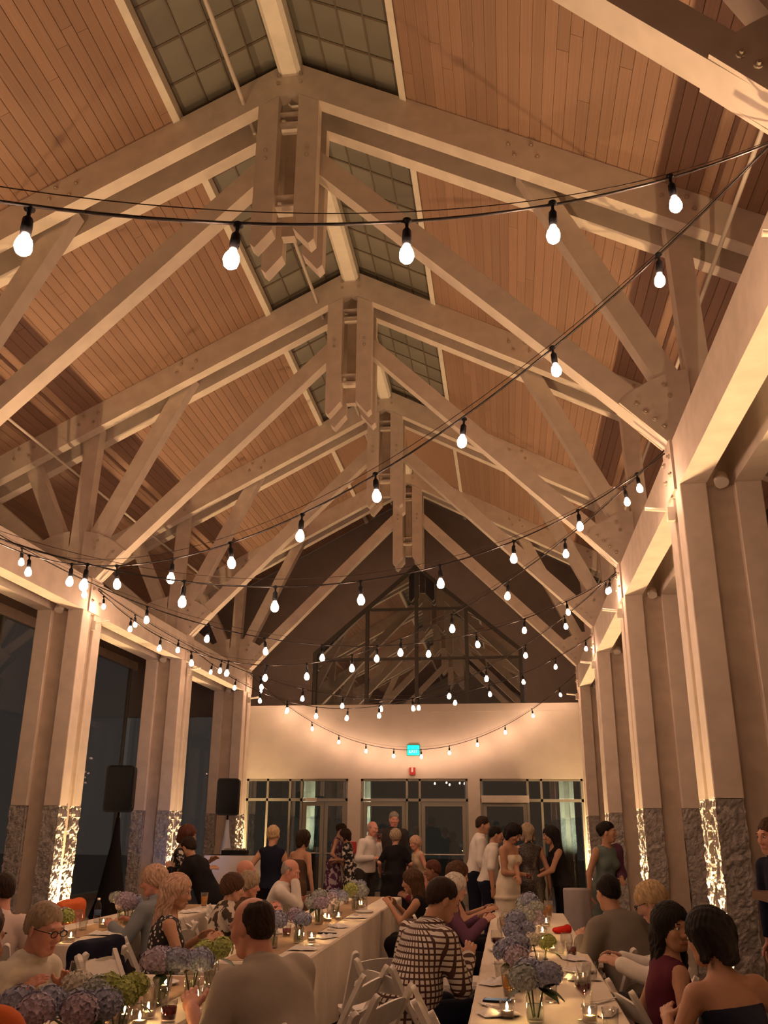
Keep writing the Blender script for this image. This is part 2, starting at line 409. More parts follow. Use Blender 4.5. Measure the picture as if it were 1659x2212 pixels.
plate_me = MB().box(-.012, .012, -.19, .19, ZB+.0, ZT+.02).mesh('beam_plate', M['timber'])
arm_b = MB(); arm_b.box(-.075, -.01, -.035, .035, 4.30, 4.43); arm_b.cyl((-.02, 0, 4.40), (-.27, 0, 4.43), .019, n=8)
arm_me = arm_b.mesh('bracket_arm', M['trim'])
rd_b = MB(); rd_b.cyl((0, -.06, 4.60), (0, -.11, 4.52), .062, n=16); rd_b.cyl((0, -.015, 4.5), (0, -.03, 4.60), .012, n=6)
round_me = rd_b.mesh('round_fixture', M['trim'])
hous_me = MB().lathe([(.055, 0), (.075, .02), (.08, .10), (.07, .115), (.06, .10)], 16).mesh('housing', M['black'])
lens_me = MB().lathe([(0, .103), (.058, .103)], 16).mesh('lens', emit('uplight_lens', UP_COL, 6.0))
def CLAB(s, k):
    side = 'left' if s < 0 else 'right'
    return f'timber column on a stone base, {ORD[k]} from the far wall in the {side} row'
def add_column(x, y, s, label, group='paired timber columns with stone bases', up=True, ulabel='', col=None, pw=None, fix=True):
    t = thing('timber_column', label, 'column', (x, y, 0), group=group)
    for dx in (-1, 1):
        for dy in (-1, 1):
            o = inst(post_me, 'post', t, (dx*(QX/2), dy*OFFS, 0))
            o = inst(pier_me, 'stone_pier', t, (dx*(QX/2), dy*OFFS, 0), (0, 0, 0 if dx*s < 0 else math.pi)); tag(o, 'grey split-faced stone pier')
    inst(core_me, 'core_board', t)
    if fix:
        inst(plate_me, 'beam_plate', t, (-s*(XC-XN+.012), 0, 0))
        for dy in (-.12, .12):
            for z in (4.72, 4.90): inst(bolt_me, 'bolt', t, (-s*(XC-XN+.026), dy, z), (0, 0, -s*math.pi/2 if False else (math.pi/2 if s < 0 else -math.pi/2)))
        a = inst(arm_me, 'bracket_arm', t, (-s*(XC-XN+.0), 0, 0), (0, 0, 0 if s > 0 else math.pi))
        inst(round_me, 'round_fixture', t, (0, -.26, 0))
    if up:
        u = thing('uplight', ulabel, 'uplight', (x-s*(XC-XN+.15), y, 0), group='floor uplights at the column feet')
        inst(hous_me, 'housing', u); inst(lens_me, 'lens', u)
        ld = bpy.data.lights.new('uplight_beam', 'SPOT'); ld.energy = pw or UP_W; ld.color = col or UP_COL
        ld.spot_size = R(84); ld.spot_blend = 1.0; ld.shadow_soft_size = .035
        lo = bpy.data.objects.new('uplight_beam', ld); link(lo, u); lo.location = (0, 0, .13)
        lo.rotation_euler = (math.pi, s*R(5), 0)
    return t
for s in (-1, 1):
    for k in range(0, 5):
        side = 'left' if s < 0 else 'right'
        add_column(s*XC, YK(k), s, CLAB(s, k), up=True, ulabel=f'black floor uplight at foot of column {ORD[k]} from far wall, {side} row')
    side = 'left' if s < 0 else 'right'
    for xa, nm in ((XN, 'nave'), (XN+QX, 'aisle')):
        o = MB().box(s*xa if s > 0 else -xa-PX, xa+PX if s > 0 else -xa, -5.2, DW-.02, ZB+.002, ZT).build('wall_beam', M['timber'])
        tag(o, f'long white timber beam on the {side} columns, {nm} side', 'beam', kind='structure')
    # sprinkler pipe above the columns
    o = MB().tube([(s*4.36, -5, 6.8), (s*4.36, DW, 6.8)], .022, 8).build('sprinkler_pipe', M['pipe']); tag(o, f'thin pipe running above the {side} column tops', 'pipe')
o = MB().tube([(-.53, 3, 9.42), (-.53, 8, 9.42), (-.53, GY-.3, 9.42)], .026, 8).build('conduit', M['pipe']); tag(o, 'pale conduit pipe hung beneath the skylight', 'pipe')

# ---------------------------------------------------------------- vestibule wall with glazed doors, gable
HZ, TZ = 2.62, 2.13
OPEN = [(-3.83, -1.45), (-1.15, 1.275), (1.545, 3.81)]
WL = -4.55
wf = MB(); wf.box(WL, 7.5, DW, DW+.16, HZ, 4.28); wf.box(WL, WL+.12, DW+.16, GY, 0, 4.28)
xs = [WL]+[q for o_ in OPEN for q in o_]+[7.5]
for i in range(0, len(xs), 2): wf.box(xs[i], xs[i+1], DW, DW+.16, 0, HZ)
st('wall_far', wf, M['plaster'], 'plaster wall with glazed door openings at the far end')
o = MB().box(WL, 7.5, DW-.012, DW+.02, 4.10, 4.28).build('trim_1', M['plaster']); tag(o, 'plaster band topping the far wall', kind='structure')
o = MB().box(WL, 7.5, DW+.16, GY, 4.16, 4.27).build('ceiling_vestibule', M['plaster']); tag(o, 'flat vestibule roof behind the far wall', kind='structure')
mul_me = {}
def window(n, label, x0, x1, mulls, doors):
    t = thing(f'window_{n}', label, None, ((x0+x1)/2, DW+.08, 0), kind='structure'); c = (x0+x1)/2
    for x in [x0+.025]+mulls+[x1-.025]: MB().box(x-c-.025, x-c+.025, -.05, .05, 0, HZ).build('mullion', M['metal_frame'], t)
    MB().box(x0-c, x1-c, -.05, .05, HZ-.05, HZ).build('head_rail', M['metal_frame'], t)
    MB().box(x0-c, x1-c, -.05, .05, TZ, TZ+.06).build('transom', M['metal_frame'], t)
    ed = [x0+.05]+mulls+[x1-.05]
    for a, b in zip(ed, ed[1:]):
        MB().box(a-c+.025, b-c-.025, -.006, .006, TZ+.07, HZ-.05).build('pane', M['pane'], t)
        if not any(d0 < (a+b)/2 < d1 for d0, d1 in doors): MB().box(a-c+.025, b-c-.025, -.006, .006, .12, TZ).build('pane', M['pane'], t)
    return t
dn = [0]
def door(x0, x1, label):
    dn[0] += 1; t = thing(f'door_{dn[0]}', label, None, ((x0+x1)/2, DW+.08, 0), kind='structure'); h = (x1-x0)/2
    for a, b in ((-h+.005, -h+.085), (h-.085, h-.005)): MB().box(a, b, -.025, .025, .01, TZ-.01).build('stile', M['metal_frame'], t)
    MB().box(-h+.085, h-.085, -.025, .025, TZ-.10, TZ-.01).build('top_rail', M['metal_frame'], t)
    MB().box(-h+.085, h-.085, -.025, .025, .01, .24).build('bottom_rail', M['metal_frame'], t)
    MB().box(-h+.085, h-.085, -.006, .006, .24, TZ-.10).build('pane', M['pane'], t)
    b = MB(); b.cyl((-h+.06, -.07, 1.02), (h-.06, -.07, 1.02), .014, n=8)
    for x in (-h+.06, h-.06): b.cyl((x, -.07, 1.02), (x, -.02, 1.02), .012, n=6)
    b.build('push_bar', M['steel'], t)
window(2, 'glazed opening with double doors at the left of the far wall', -3.83, -1.45, [-3.33, -2.80, -2.53], [(-2.53, -1.45)])
window(3, 'glazed opening with two doors in the middle of the far wall', -1.15, 1.275, [-.10, .19], [(-1.15, -.1), (.19, 1.275)])
window(4, 'glazed opening with one door at the right of the far wall', 1.545, 3.81, [2.60, 2.90], [(1.545, 2.6)])
door(-2.50, -2.0, 'narrow glazed leaf of the double doors, hinge side left'); door(-1.99, -1.49, 'narrow glazed leaf of the double doors beside the pier')
door(-1.10, -.13, 'glazed metal door behind the man in the suit'); door(.22, 1.225, 'glazed metal door right of the exit sign'); door(1.595, 2.57, 'glazed metal door under the pale closer box')
o = MB().box(1.57, 2.62, DW-.10, DW+.0, TZ-.02, TZ+.13).build('door_closer_box', M['trim']); tag(o, 'pale closer box over the right door', 'door closer')
o = MB().box(-2.42, -2.16, DW-.05, DW+.03, TZ+.0, TZ+.07).build('door_closer_bar', M['trim']); tag(o, 'small pale closer bar on the left double doors', 'door closer')
# exit sign, horn strobe, red box
t = thing('exit_sign', 'glowing green exit sign on the far wall', 'exit sign', (.06, DW-.04, 3.24))
MB().box(-.15, .15, -.03, .04, -.12, .12).build('case', mat('sign_case', (.03, .25, .18), .5), t); MB().box(-.138, .138, -.036, -.029, -.108, .108).build('face', M['exit'], t)
def text(body, size, m, parent, loc, rot=(math.pi/2, 0, 0), name='lettering', ext=.003):
    cu = bpy.data.curves.new(name, 'FONT'); cu.body = body; cu.size = size; cu.extrude = ext; cu.align_x = 'CENTER'; cu.align_y = 'CENTER'; cu.materials.append(m)
    tmp = link(bpy.data.objects.new(name+'_curve', cu)); me = bpy.data.meshes.new_from_object(tmp.evaluated_get(bpy.context.evaluated_depsgraph_get())); me.name = name
    bpy.data.objects.remove(tmp); return inst(me, name, parent, loc, rot)
text('EXIT', .10, M['exit_letter'], t, (0, -.038, -.03))
t = thing('horn_strobe', 'red fire alarm horn with white strobe below exit sign', 'fire alarm', (.031, DW-.03, 2.78))
MB().box(-.065, .065, -.03, .03, -.08, .08).build('body', M['red'], t); MB().box(-.022, .022, -.045, -.029, -.02, .075).build('strobe_lens', M['napkin'], t)
o = MB().box(-1.40, -1.23, DW-.05, DW-.001, 1.02, 1.27).build('alarm_box', M['red']); tag(o, 'red alarm box on the pier beside the white-shirted man', 'alarm box')

# gable wall with pitched window
gx = [-2.6, -1.27, 0, 1.27, 2.6]; ga, gs = 8.02, .86
gb = MB()
def gz(x): return ga-gs*abs(x)
for sgn in (-1, 1):
    X = lambda x: sgn*x
    gb.prism([(X(2.66), 4.2), (X(7.5), 4.2), (X(7.5), zr(7.5)), (X(2.66), zr(2.66))], GY, GY+.12)
    gb.prism([(0, ga+.06), (X(2.66), gz(2.66)+.06), (X(2.66), zr(2.66)), (0, ZA)], GY, GY+.12)
st('wall_gable', gb, M['gable'], 'dark gable wall around the pitched window')
gw = thing('window_5', 'pitched gable window reflecting the trusses', None, (0, GY+.05, 0), kind='structure')
for x in gx: MB().box(x-.045, x+.045, -.06, .06, 4.2, gz(x)).build('mullion', M['gable_frame'], gw)
for z in (5.60, 6.88):
    hw_ = min(2.6, (ga-z)/gs); MB().box(-hw_, hw_, -.05, .05, z-.03, z+.03).build('transom', M['gable_frame'], gw)
for sgn in (-1, 1): MB().bar((0, 0, ga), (sgn*2.62, 0, gz(2.62)), .1, .09, (0, 1, 0)).build('raking_bar', M['gable_frame'], gw)
for i in range(4):
    a, b = gx[i], gx[i+1]
    zs = [4.2, 5.6, 6.88]
    for j, z0 in enumerate(zs):
        z1 = zs[j+1] if j < 2 else 99
        pts = [(a, z0), (b, z0), (b, min(z1, gz(b))), (a, min(z1, gz(a)))]
        if a < 0: inner, outer = b, a
        else: inner, outer = a, b
        zo, zi = min(z1, gz(outer)), min(z1, gz(inner))
        if zi <= z0: continue
        poly = [(inner, z0)]
        if zo > z0: poly.append((outer, z0)); poly.append((outer, zo))
        else: poly.append((math.copysign((ga-z0)/gs, outer), z0))
        if z1 < 90 and gz(outer) < z1 <= gz(inner): poly.append((math.copysign((ga-z1)/gs, outer), z1))
        poly.append((inner, zi))
        MB().prism(poly, -.005, .005).build('pane', M['gable_pane'], gw)
o = MB().box(-7.4, WL, GY, GY+.02, 0, 4.2).build('window_6', M['dark_pane']); tag(o, 'dark glazing at the end of the left aisle', kind='structure')
# portico columns outside, seen through the doors
for x, y, lb in ((-3.35, 25.6, 'floodlit portico column outside, seen through the left doors'), (-2.3, 29.0, 'pale portico column farther outside the left doors'), (3.72, 25.8, 'floodlit portico column outside the right-hand glazing')):
    add_column(x, y, 1, lb, group='portico columns outside the doors', up=False, fix=False).scale = (.55, .55, 1)
    u = thing('floodlight', 'cool floodlight on the paving before the '+lb.split(',')[0], 'floodlight', (x+.25, y-1.5, 0)); inst(hous_me, 'housing', u)
    ld = bpy.data.lights.new('flood_beam', 'SPOT'); ld.energy = 900; ld.color = (.88, 1.0, .80); ld.spot_size = R(60); ld.spot_blend = .9; ld.shadow_soft_size = .04
    lo = bpy.data.objects.new('flood_beam', ld); link(lo, u); lo.location = (0, 0, .14); lo.rotation_euler = (R(180-30), 0, R(9))

# ---------------------------------------------------------------- string lights
bulb_me = MB().lathe([(.012, .046), (.015, .036), (.024, .022), (.029, .004), (.0295, -.008), (.025, -.024), (.015, -.034), (0, -.038)], 9).mesh('bulb', M['bulb'])
sock_me = MB().lathe([(.006, .165), (.017, .160), (.019, .150), (.008, .142), (.0065, .125), (.011, .116), (.0175, .108), (.019, .075), (.0175, .045), (0, .045)], 10).mesh('socket', M['black'])
SR = lambda k: (3.78, YK(k)); SLF = lambda k: (-3.78, YK(k))
STR = [  # from, to, parabola of the bulb height along the span, first bulb, spacing
    (SR(0), SLF(-1), (.0852, -.7213, 4.8752), .152, .674, 'string of bulbs nearest, crossing above from the right column'),
    (SR(0), SLF(1), (.0815, -.7206, 4.9372), .764, .640, 'string of bulbs from upper right edge sinking to the left beam'),
    (SR(1), SLF(0), (.0927, -.7958, 4.8237), .325, .680, 'string of bulbs from nearest right column out past the left edge'),
    (SR(1), SLF(2), (.0836, -.7333, 4.8577), .407, .670, 'string of bulbs from nearest right column to nearest left column'),
    (SR(2), SLF(1), (.0710, -.6079, 4.7627), .141, .680, 'string of bulbs from second right column out along the left beam'),
    (SR(2), SLF(3), (.0804, -.7078, 4.8025), .150, .656, 'string of bulbs from second right column to second left column'),
    (SR(3), SLF(2), (.0739, -.6318, 4.7309), .132, .659, 'string of bulbs from third right column to nearest left column'),
    (SR(4), SLF(4), (.1188, -.8838, 4.7118), .367, .628, 'string of bulbs looping across the plaster far wall by exit sign'),
]
for A, B, cf, t0, dt, lab in STR:
    A2, B2 = Vector((A[0], A[1])), Vector((B[0], B[1])); L = (B2-A2).length; u = (B2-A2)/L
    zf = lambda t: cf[0]*t*t+cf[1]*t+cf[2]
    t = thing('string_light', lab, 'string light', (A[0], A[1], 0), group='bulb strings zigzagging over the tables')
    rel = lambda q, z: (u.x*q, u.y*q, z)
    n = 60
    MB().tube([rel(L*i/n, zf(L*i/n)+.155) for i in range(n+1)], .0065, 6).build('cable', M['cable'], t)
    zs0, zs1 = zf(0)+.19, zf(L)+.19; dip = min(zf(q*L/40) for q in range(41))
    gz_ = lambda q: zf(q)+.165+.05*math.sin(math.pi*q/L)
    MB().tube([rel(L*i/n, gz_(L*i/n)) for i in range(n+1)], .0022, 5).build('guide_wire', M['wire'], t)
    q = t0; i = 0
    while q < L-.1:
        tilt = (rng.uniform(-.12, .12), rng.uniform(-.12, .12), rng.uniform(0, 6.28))
        z = zf(q)
        s_ = inst(sock_me, 'socket', t, rel(q, z+.16), tilt); s_.location.z = z
        b_ = inst(bulb_me, 'bulb', s_)
        q += dt; i += 1
# ---------------------------------------------------------------- tables
def cloth_mesh(w, l, top, drop, seed):
    r = random.Random(seed); per = []; rc = .03
    n = 14
    def ringpt(t, off):   # rounded rectangle perimeter
        return None
    pts = []
    hw_, hl = w/2, l/2
    step = .06
    def seg(x0, y0, x1, y1, nx, ny):
        L = math.hypot(x1-x0, y1-y0); k = max(2, int(L/step))
        for i in range(k): pts.append((x0+(x1-x0)*i/k, y0+(y1-y0)*i/k, nx, ny))
    seg(-hw_, -hl, hw_, -hl, 0, -1); seg(hw_, -hl, hw_, hl, 1, 0); seg(hw_, hl, -hw_, hl, 0, 1); seg(-hw_, hl, -hw_, -hl, -1, 0)
    m = len(pts); v = []; f = []
    rows = [0, .012, drop*.2, drop*.45, drop*.75, drop]
    ph = r.uniform(0, 6)
    for j, d in enumerate(rows):
        s = 0
        for i, (x, y, nx, ny) in enumerate(pts):
            a = .010+ (.030*(d/drop))*(.5+.5*math.sin(i*.9+ph)+.35*math.sin(i*.37+1.3)) if j > 0 else 0
            z = top if j == 0 else top-d
            v.append((x+nx*a, y+ny*a, z))
    for j in range(len(rows)-1):
        for i in range(m): f.append((j*m+i, (j+1)*m+i, (j+1)*m+(i+1) % m, j*m+(i+1) % m))
    f.append(tuple(range(m)))
    me = bpy.data.meshes.new('tablecloth'); me.from_pydata(v, [], f); me.materials.append(M['cloth']); me.update(); return me
TT = .762
TABS = [('right', 1.97, 2.70, 4.1, 10.35, 'long banquet table on the right below the checked-shirt man'),
        ('middle', .02, .78, 6.35, 12.2, 'long banquet table in the middle running to the dance floor'),
        ('near', -.10, .65, 3.1, 5.75, 'nearest banquet table at the bottom left with kraft runner'),
        ('left', -1.78, -1.02, 7.0, 10.6, 'long banquet table at the left below the speaker')]
for nm, x0, x1, y0, y1, lab in TABS:
    t = thing('banquet_table', lab, 'table', ((x0+x1)/2, (y0+y1)/2, 0), group='long banquet tables')
    hw_, hl = (x1-x0)/2-.012, (y1-y0)/2-.012
    MB().box(-hw_, hw_, -hl, hl, .72, .752).build('tabletop', M['wood_dark'], t)
    lg = MB().box(-.02, .02, -.02, .02, 0, .72).mesh('leg', M['steel'])
    for a in (-1, 1):
        for b in (-1, 0, 1): inst(lg, 'leg', t, (a*(hw_-.08), b*(hl-.3), 0))
    o = inst(cloth_mesh(x1-x0, y1-y0, TT, .27 if nm == 'right' else .55, len(nm)*7), 'tablecloth', None, ((x0+x1)/2, (y0+y1)/2, 0))
    tag(o, 'ivory cloth draped over the '+lab.replace('long banquet ', '').replace('nearest banquet ', 'nearest ')[:70], 'tablecloth', 'ivory tablecloths')
for nm, x0, x1, y0, y1, lab in TABS:
    if nm == 'right': continue
    o = MB().box((x0+x1)/2-.15, (x0+x1)/2+.15, y0+.05, y1-.05, TT+.001, TT+.003).build('table_runner', M['kraft']); tag(o, f'brown kraft runner down the {nm} table', 'runner', 'kraft runners')

# ---------------------------------------------------------------- tableware
def cyl_glass(name, prof, m): return MB().lathe(prof, 16).mesh(name, m)
G = M['glassware']
me_jar = MB().lathe([(.036, 0), (.041, .006), (.042, .10), (.033, .125), (.034, .145), (.031, .145), (.030, .125), (.039, .10), (.038, .01), (0, .008)], 16).mesh('jar', G)
me_vase_water = MB().lathe([(0, .012), (.036, .012), (.037, .075), (0, .075)], 14).mesh('water', glass('vase_water', (.80, .86, .80), 1.33))
me_votive = MB().lathe([(.030, 0), (.034, .004), (.037, .075), (.034, .075), (.031, .01), (0, .008)], 16).mesh('votive_glass', G)
me_wax = MB().lathe([(0, .009), (.028, .009), (.028, .030), (0, .030)], 14).mesh('wax', M['wax'])
me_flame = MB().lathe([(.002, .034), (.0055, .042), (.006, .048), (.004, .058), (0, .068)], 8).mesh('flame', M['flame'])
me_wine = MB().lathe([(.034, 0), (.034, .003), (.006, .007), (.0045, .09), (.012, .10), (.036, .13), (.040, .16), (.034, .205), (.0325, .205), (.0375, .16), (.033, .132), (0, .104)], 18).mesh('bowl_and_stem', G)
me_winefill = MB().lathe([(0, .106), (.031, .132), (.0365, .155), (0, .155)], 16).mesh('wine', mat('red_wine', (.10, .008, .012), .1))
me_pint = MB().lathe([(.029, 0), (.030, .004), (.043, .15), (.0405, .15), (.028, .012), (0, .010)], 16).mesh('tumbler', G)
me_beer = MB().lathe([(0, .013), (.028, .013), (.037, .11), (0, .11)], 16).mesh('beer', mat('beer_amber', (.50, .22, .03), .15))
me_short = MB().lathe([(.032, 0), (.033, .004), (.038, .09), (.0355, .09), (.031, .01), (0, .009)], 16).mesh('tumbler', G)
me_cran = MB().lathe([(0, .011), (.031, .011), (.034, .062), (0, .062)], 16).mesh('drink', mat('cranberry_drink', (.16, .01, .015), .1))
me_bottle = MB().lathe([(.028, 0), (.031, .008), (.031, .11), (.028, .14), (.013, .175), (.012, .19), (0, .19)], 14).mesh('body', glass('bottle_plastic', (.85, .88, .92), 1.4))
me_blabel = MB().lathe([(.0316, .06), (.0316, .105)], 14).mesh('paper_label', mat('bottle_label', (.03, .06, .16), .6))
me_bcap = MB().lathe([(.014, .188), (.014, .205), (0, .205)], 10).mesh('cap', M['napkin'])
me_plate = MB().lathe([(0, .004), (.075, .004), (.10, .016), (.102, .016), (.08, 0), (0, 0)], 24).mesh('plate', M['napkin'])
# crumpled napkin
def napkin_mesh(seed):
    r = random.Random(seed); n = 9; v = []; f = []
    for i in range(n):
        for j in range(n):
            x, y = (i/(n-1)-.5)*.2, (j/(n-1)-.5)*.13
            z = .006+.022*abs(math.sin(x*38+seed)*math.cos(y*45+seed*2))+r.uniform(0, .008)*(1-4*abs(x*y)/.026)
            if i in (0, n-1) or j in (0, n-1): z = r.uniform(.002, .008)
            v.append((x+r.uniform(-.008, .008), y+r.uniform(-.008, .008), z))
    for i in range(n-1):
        for j in range(n-1): f.append((i*n+j, (i+1)*n+j, (i+1)*n+j+1, i*n+j+1))
    me = bpy.data.meshes.new('napkin'); me.from_pydata(v, [], f); me.materials.append(M['napkin'])
    for p in me.polygons: p.use_smooth = True
    return me
me_napk = [napkin_mesh(i) for i in range(3)]
# hydrangea heads
def hydrangea_mesh(seed, m, rad=.062, nf=85):
    r = random.Random(seed); v = []; f = []
    for i in range(nf):
        ph = math.acos(1-1.72*(i+.5)/nf); th = i*2.39996
        n = Vector((math.sin(ph)*math.cos(th), math.sin(ph)*math.sin(th), math.cos(ph)*.82)); n.normalize()
        c = Vector((n.x*rad, n.y*rad, n.z*rad*.85))*(1+r.uniform(-.10, .10))
        a = n.cross(Vector((r.uniform(-1, 1), r.uniform(-1, 1), r.uniform(-1, 1)))).normalized(); b = n.cross(a)
        sz = r.uniform(.010, .0145)
        for k in range(4):
            d = a*math.cos(k*math.pi/2)+b*math.sin(k*math.pi/2); e = n.cross(d)
            i0 = len(v)
            v += [c-n*.002, c+d*sz*.6+e*sz*.55+n*.002, c+d*sz*1.25+n*r.uniform(.0, .005), c+d*sz*.6-e*sz*.55+n*.002]
            f.append((i0, i0+1, i0+2, i0+3))
    # filled core so the head is solid
    i0 = len(v); nn = 10
    for a_ in range(6):
        ph = math.pi*a_/5*.8
        for b_ in range(nn):
            th = 2*math.pi*b_/nn; v.append(Vector((math.sin(ph)*math.cos(th)*rad*.86, math.sin(ph)*math.sin(th)*rad*.86, math.cos(ph)*rad*.74)))
    for a_ in range(5):
        for b_ in range(nn): f.append((i0+a_*nn+b_, i0+(a_+1)*nn+b_, i0+(a_+1)*nn+(b_+1) % nn, i0+a_*nn+(b_+1) % nn))
    me = bpy.data.meshes.new('flower_head'); me.from_pydata([tuple(p) for p in v], [], f); me.materials.append(m); return me
HC = {'blue': (.34, .37, .50), 'lilac': (.45, .38, .48), 'white': (.68, .64, .55), 'green': (.42, .48, .14), 'pale': (.42, .46, .44), 'peach': (.70, .28, .16)}
HM = {k: hydrangea_mesh(i+2, mat('hydrangea_'+k, c, .75, noise=.3, nscale=60)) for i, (k, c) in enumerate(HC.items())}
lf = MB(); lv = []
for i in range(6):
    t_ = i/5; w_ = .032*math.sin(math.pi*min(1, t_*.95+.06))
    lv += [(-w_, t_*.11, .012*math.sin(t_*3)), (0, t_*.11, -.004+.012*math.sin(t_*3)), (w_, t_*.11, .012*math.sin(t_*3))]
lf._add(lv, [q for i in range(5) for q in ((i*3, i*3+1, i*3+4, i*3+3), (i*3+1, i*3+2, i*3+5, i*3+4))], True)
me_leaf = lf.mesh('leaf', M['leaf'])
me_stem = MB().cyl((0, 0, 0), (0, 0, 1), .004, n=6).mesh('stem', M['stem'])
def bouquet(x, y, heads, label, seed=0, leaves=2, group='hydrangea bouquets in jars', sc=1.0):
    r = random.Random(seed); t = thing('hydrangea_bouquet', label, 'flowers', (x, y, TT+.003), r.uniform(0, 6), group)
    inst(me_jar, 'jar', t); inst(me_vase_water, 'water', t)
    n = len(heads)
    for i, h in enumerate(heads):
        a = 2*math.pi*i/n+seed; rr = .062 if n > 1 else 0
        if n > 3 and i == n-1: rr = 0
        z = .185+r.uniform(-.015, .02)+(.045 if rr == 0 and n > 1 else 0)
        px_, py_ = rr*math.cos(a), rr*math.sin(a)
        o = inst(HM[h], 'flower_head', t, (px_, py_, z), (r.uniform(-.3, .3), r.uniform(-.3, .3), a), (sc, sc, sc))
        inst(me_stem, 'stem', t, (px_*.2, py_*.2, .02), (-py_*4, px_*4, 0), (1, 1, z-.03))
    for i in range(leaves):
        a = r.uniform(0, 6.28); inst(me_leaf, 'leaf', t, (.03*math.cos(a), .03*math.sin(a), .145), (R(-25), 0, a-math.pi/2), (1.1, 1.1, 1.1))
def candle(x, y, label, group='votive candles on the tables'):
    t = thing('votive_candle', label, 'candle', (x, y, TT+.003), 0, group)
    inst(me_votive, 'votive_glass', t); inst(me_wax, 'wax', t); inst(me_flame, 'flame', t)
def glassthing(name, parts, x, y, label, cat, group, rz=0):
    t = thing(name, label, cat, (x, y, TT+.003), rz, group)
    for me in parts: inst(me, me.name.split('.')[0], t)
def wine(x, y, label, full=True): glassthing('wine_glass', [me_wine]+([me_winefill] if full else []), x, y, label, 'wine glass', 'wine glasses on the tables')
def pint(x, y, label, full=True): glassthing('beer_glass', [me_pint]+([me_beer] if full else []), x, y, label, 'beer glass' if full else 'glass', 'tall glasses on the tables')
def short(x, y, label, full=False): glassthing('tumbler', [me_short]+([me_cran] if full else []), x, y, label, 'glass', 'short tumblers on the tables')
def bottle(x, y, label): glassthing('water_bottle', [me_bottle, me_blabel, me_bcap], x, y, label, 'water bottle', 'water bottles on the tables')
def napkin(x, y, label, k=0, rz=0):
    o = inst(me_napk[k % 3], 'napkin', None, (x, y, TT+.003), (0, 0, rz)); tag(o, label, 'napkin', 'white napkins on the tables')
def plate(x, y, label):
    o = inst(me_plate, 'plate', None, (x, y, TT+.003)); tag(o, label, 'plate', 'white plates on the tables')
def phone(x, y, label, rz, m):
    t = thing('phone', label, 'phone', (x, y, TT+.003), rz); MB().box(-.037, .037, -.073, .073, 0, .008, 0).build('case', M['black'], t); MB().box(-.033, .033, -.068, .068, .0081, .009).build('screen', m, t)
fork_b = MB(); fork_b.box(-.004, .004, -.09, .03, .004, .006); fork_b.box(-.011, .011, .03, .045, .004, .006)
for q in (-.009, -.003, .003, .009): fork_b.box(q-.0018, q+.0018, .045, .085, .004, .006)
me_fork = fork_b.mesh('fork', M['steel'])
me_knife = MB().box(-.005, .005, -.1, .0, .004, .007).box(-.008, .007, .0, .11, .004, .0055).mesh('knife', M['steel'])
def cutlery(x, y, rz, where):
    tag(inst(me_fork, 'fork', None, (x, y, TT+.004), (0, 0, rz)), 'steel fork '+where, 'fork', 'forks on the tables')
    tag(inst(me_knife, 'knife', None, (x+.03, y+.01, TT+.004), (0, 0, rz+.15)), 'steel knife '+where, 'knife', 'knives on the tables')

# ---------------------------------------------------------------- people: smooth-union fields turned into meshes
def _n(v): v = np.asarray(v, float); return v/np.linalg.norm(v)
def surface_nets(F, lo, h):
    ins = F < 0
    c = ins[:-1, :-1, :-1].astype(np.int8)
    tot = c.copy()
    for a, b, d in ((1,0,0),(0,1,0),(0,0,1),(1,1,0),(1,0,1),(0,1,1),(1,1,1)):
        tot += ins[a:F.shape[0]-1+a, b:F.shape[1]-1+b, d:F.shape[2]-1+d]
    act = (tot > 0) & (tot < 8)
    I = np.argwhere(act)
    if len(I) == 0: return np.zeros((0, 3)), np.zeros((0, 4), int)
    idx = -np.ones(act.shape, int); idx[act] = np.arange(len(I))
    P = np.zeros((len(I), 3)); cnt = np.zeros(len(I))
    offs = [((0,b,d),(1,b,d)) for b in (0,1) for d in (0,1)]+[((a,0,d),(a,1,d)) for a in (0,1) for d in (0,1)]+[((a,b,0),(a,b,1)) for a in (0,1) for b in (0,1)]
    for o0, o1 in offs:
        i0 = I+np.array(o0); i1 = I+np.array(o1)
        f0 = F[i0[:,0], i0[:,1], i0[:,2]]; f1 = F[i1[:,0], i1[:,1], i1[:,2]]
        m = (f0 < 0) != (f1 < 0)
        t = np.where(m, f0/np.where(m, f0-f1, 1), 0)
        P += np.where(m[:, None], i0+(i1-i0)*t[:, None], 0); cnt += m
    V = P/cnt[:, None]*h+lo
    Q = []
    for ax in range(3):
        u, v = (ax+1) % 3, (ax+2) % 3
        s0 = [slice(None)]*3; s1 = [slice(None)]*3
        s0[ax] = slice(0, -1); s1[ax] = slice(1, None)
        for s_ in (s0, s1): s_[u] = slice(1, -1); s_[v] = slice(1, -1)
        a, b = ins[tuple(s0)], ins[tuple(s1)]
        E_ = np.argwhere(a != b)
        if len(E_) == 0: continue
        flip = a[E_[:,0], E_[:,1], E_[:,2]]
        E_ = E_.copy(); E_[:, u] += 1; E_[:, v] += 1
        def g(du, dv):
            k = E_.copy(); k[:, u] += du; k[:, v] += dv; return idx[k[:,0], k[:,1], k[:,2]]
        q = np.stack([g(-1,-1), g(0,-1), g(0,0), g(-1,0)], 1)
        q[~flip] = q[~flip][:, ::-1]
        Q.append(q)
    return V, np.concatenate(Q)
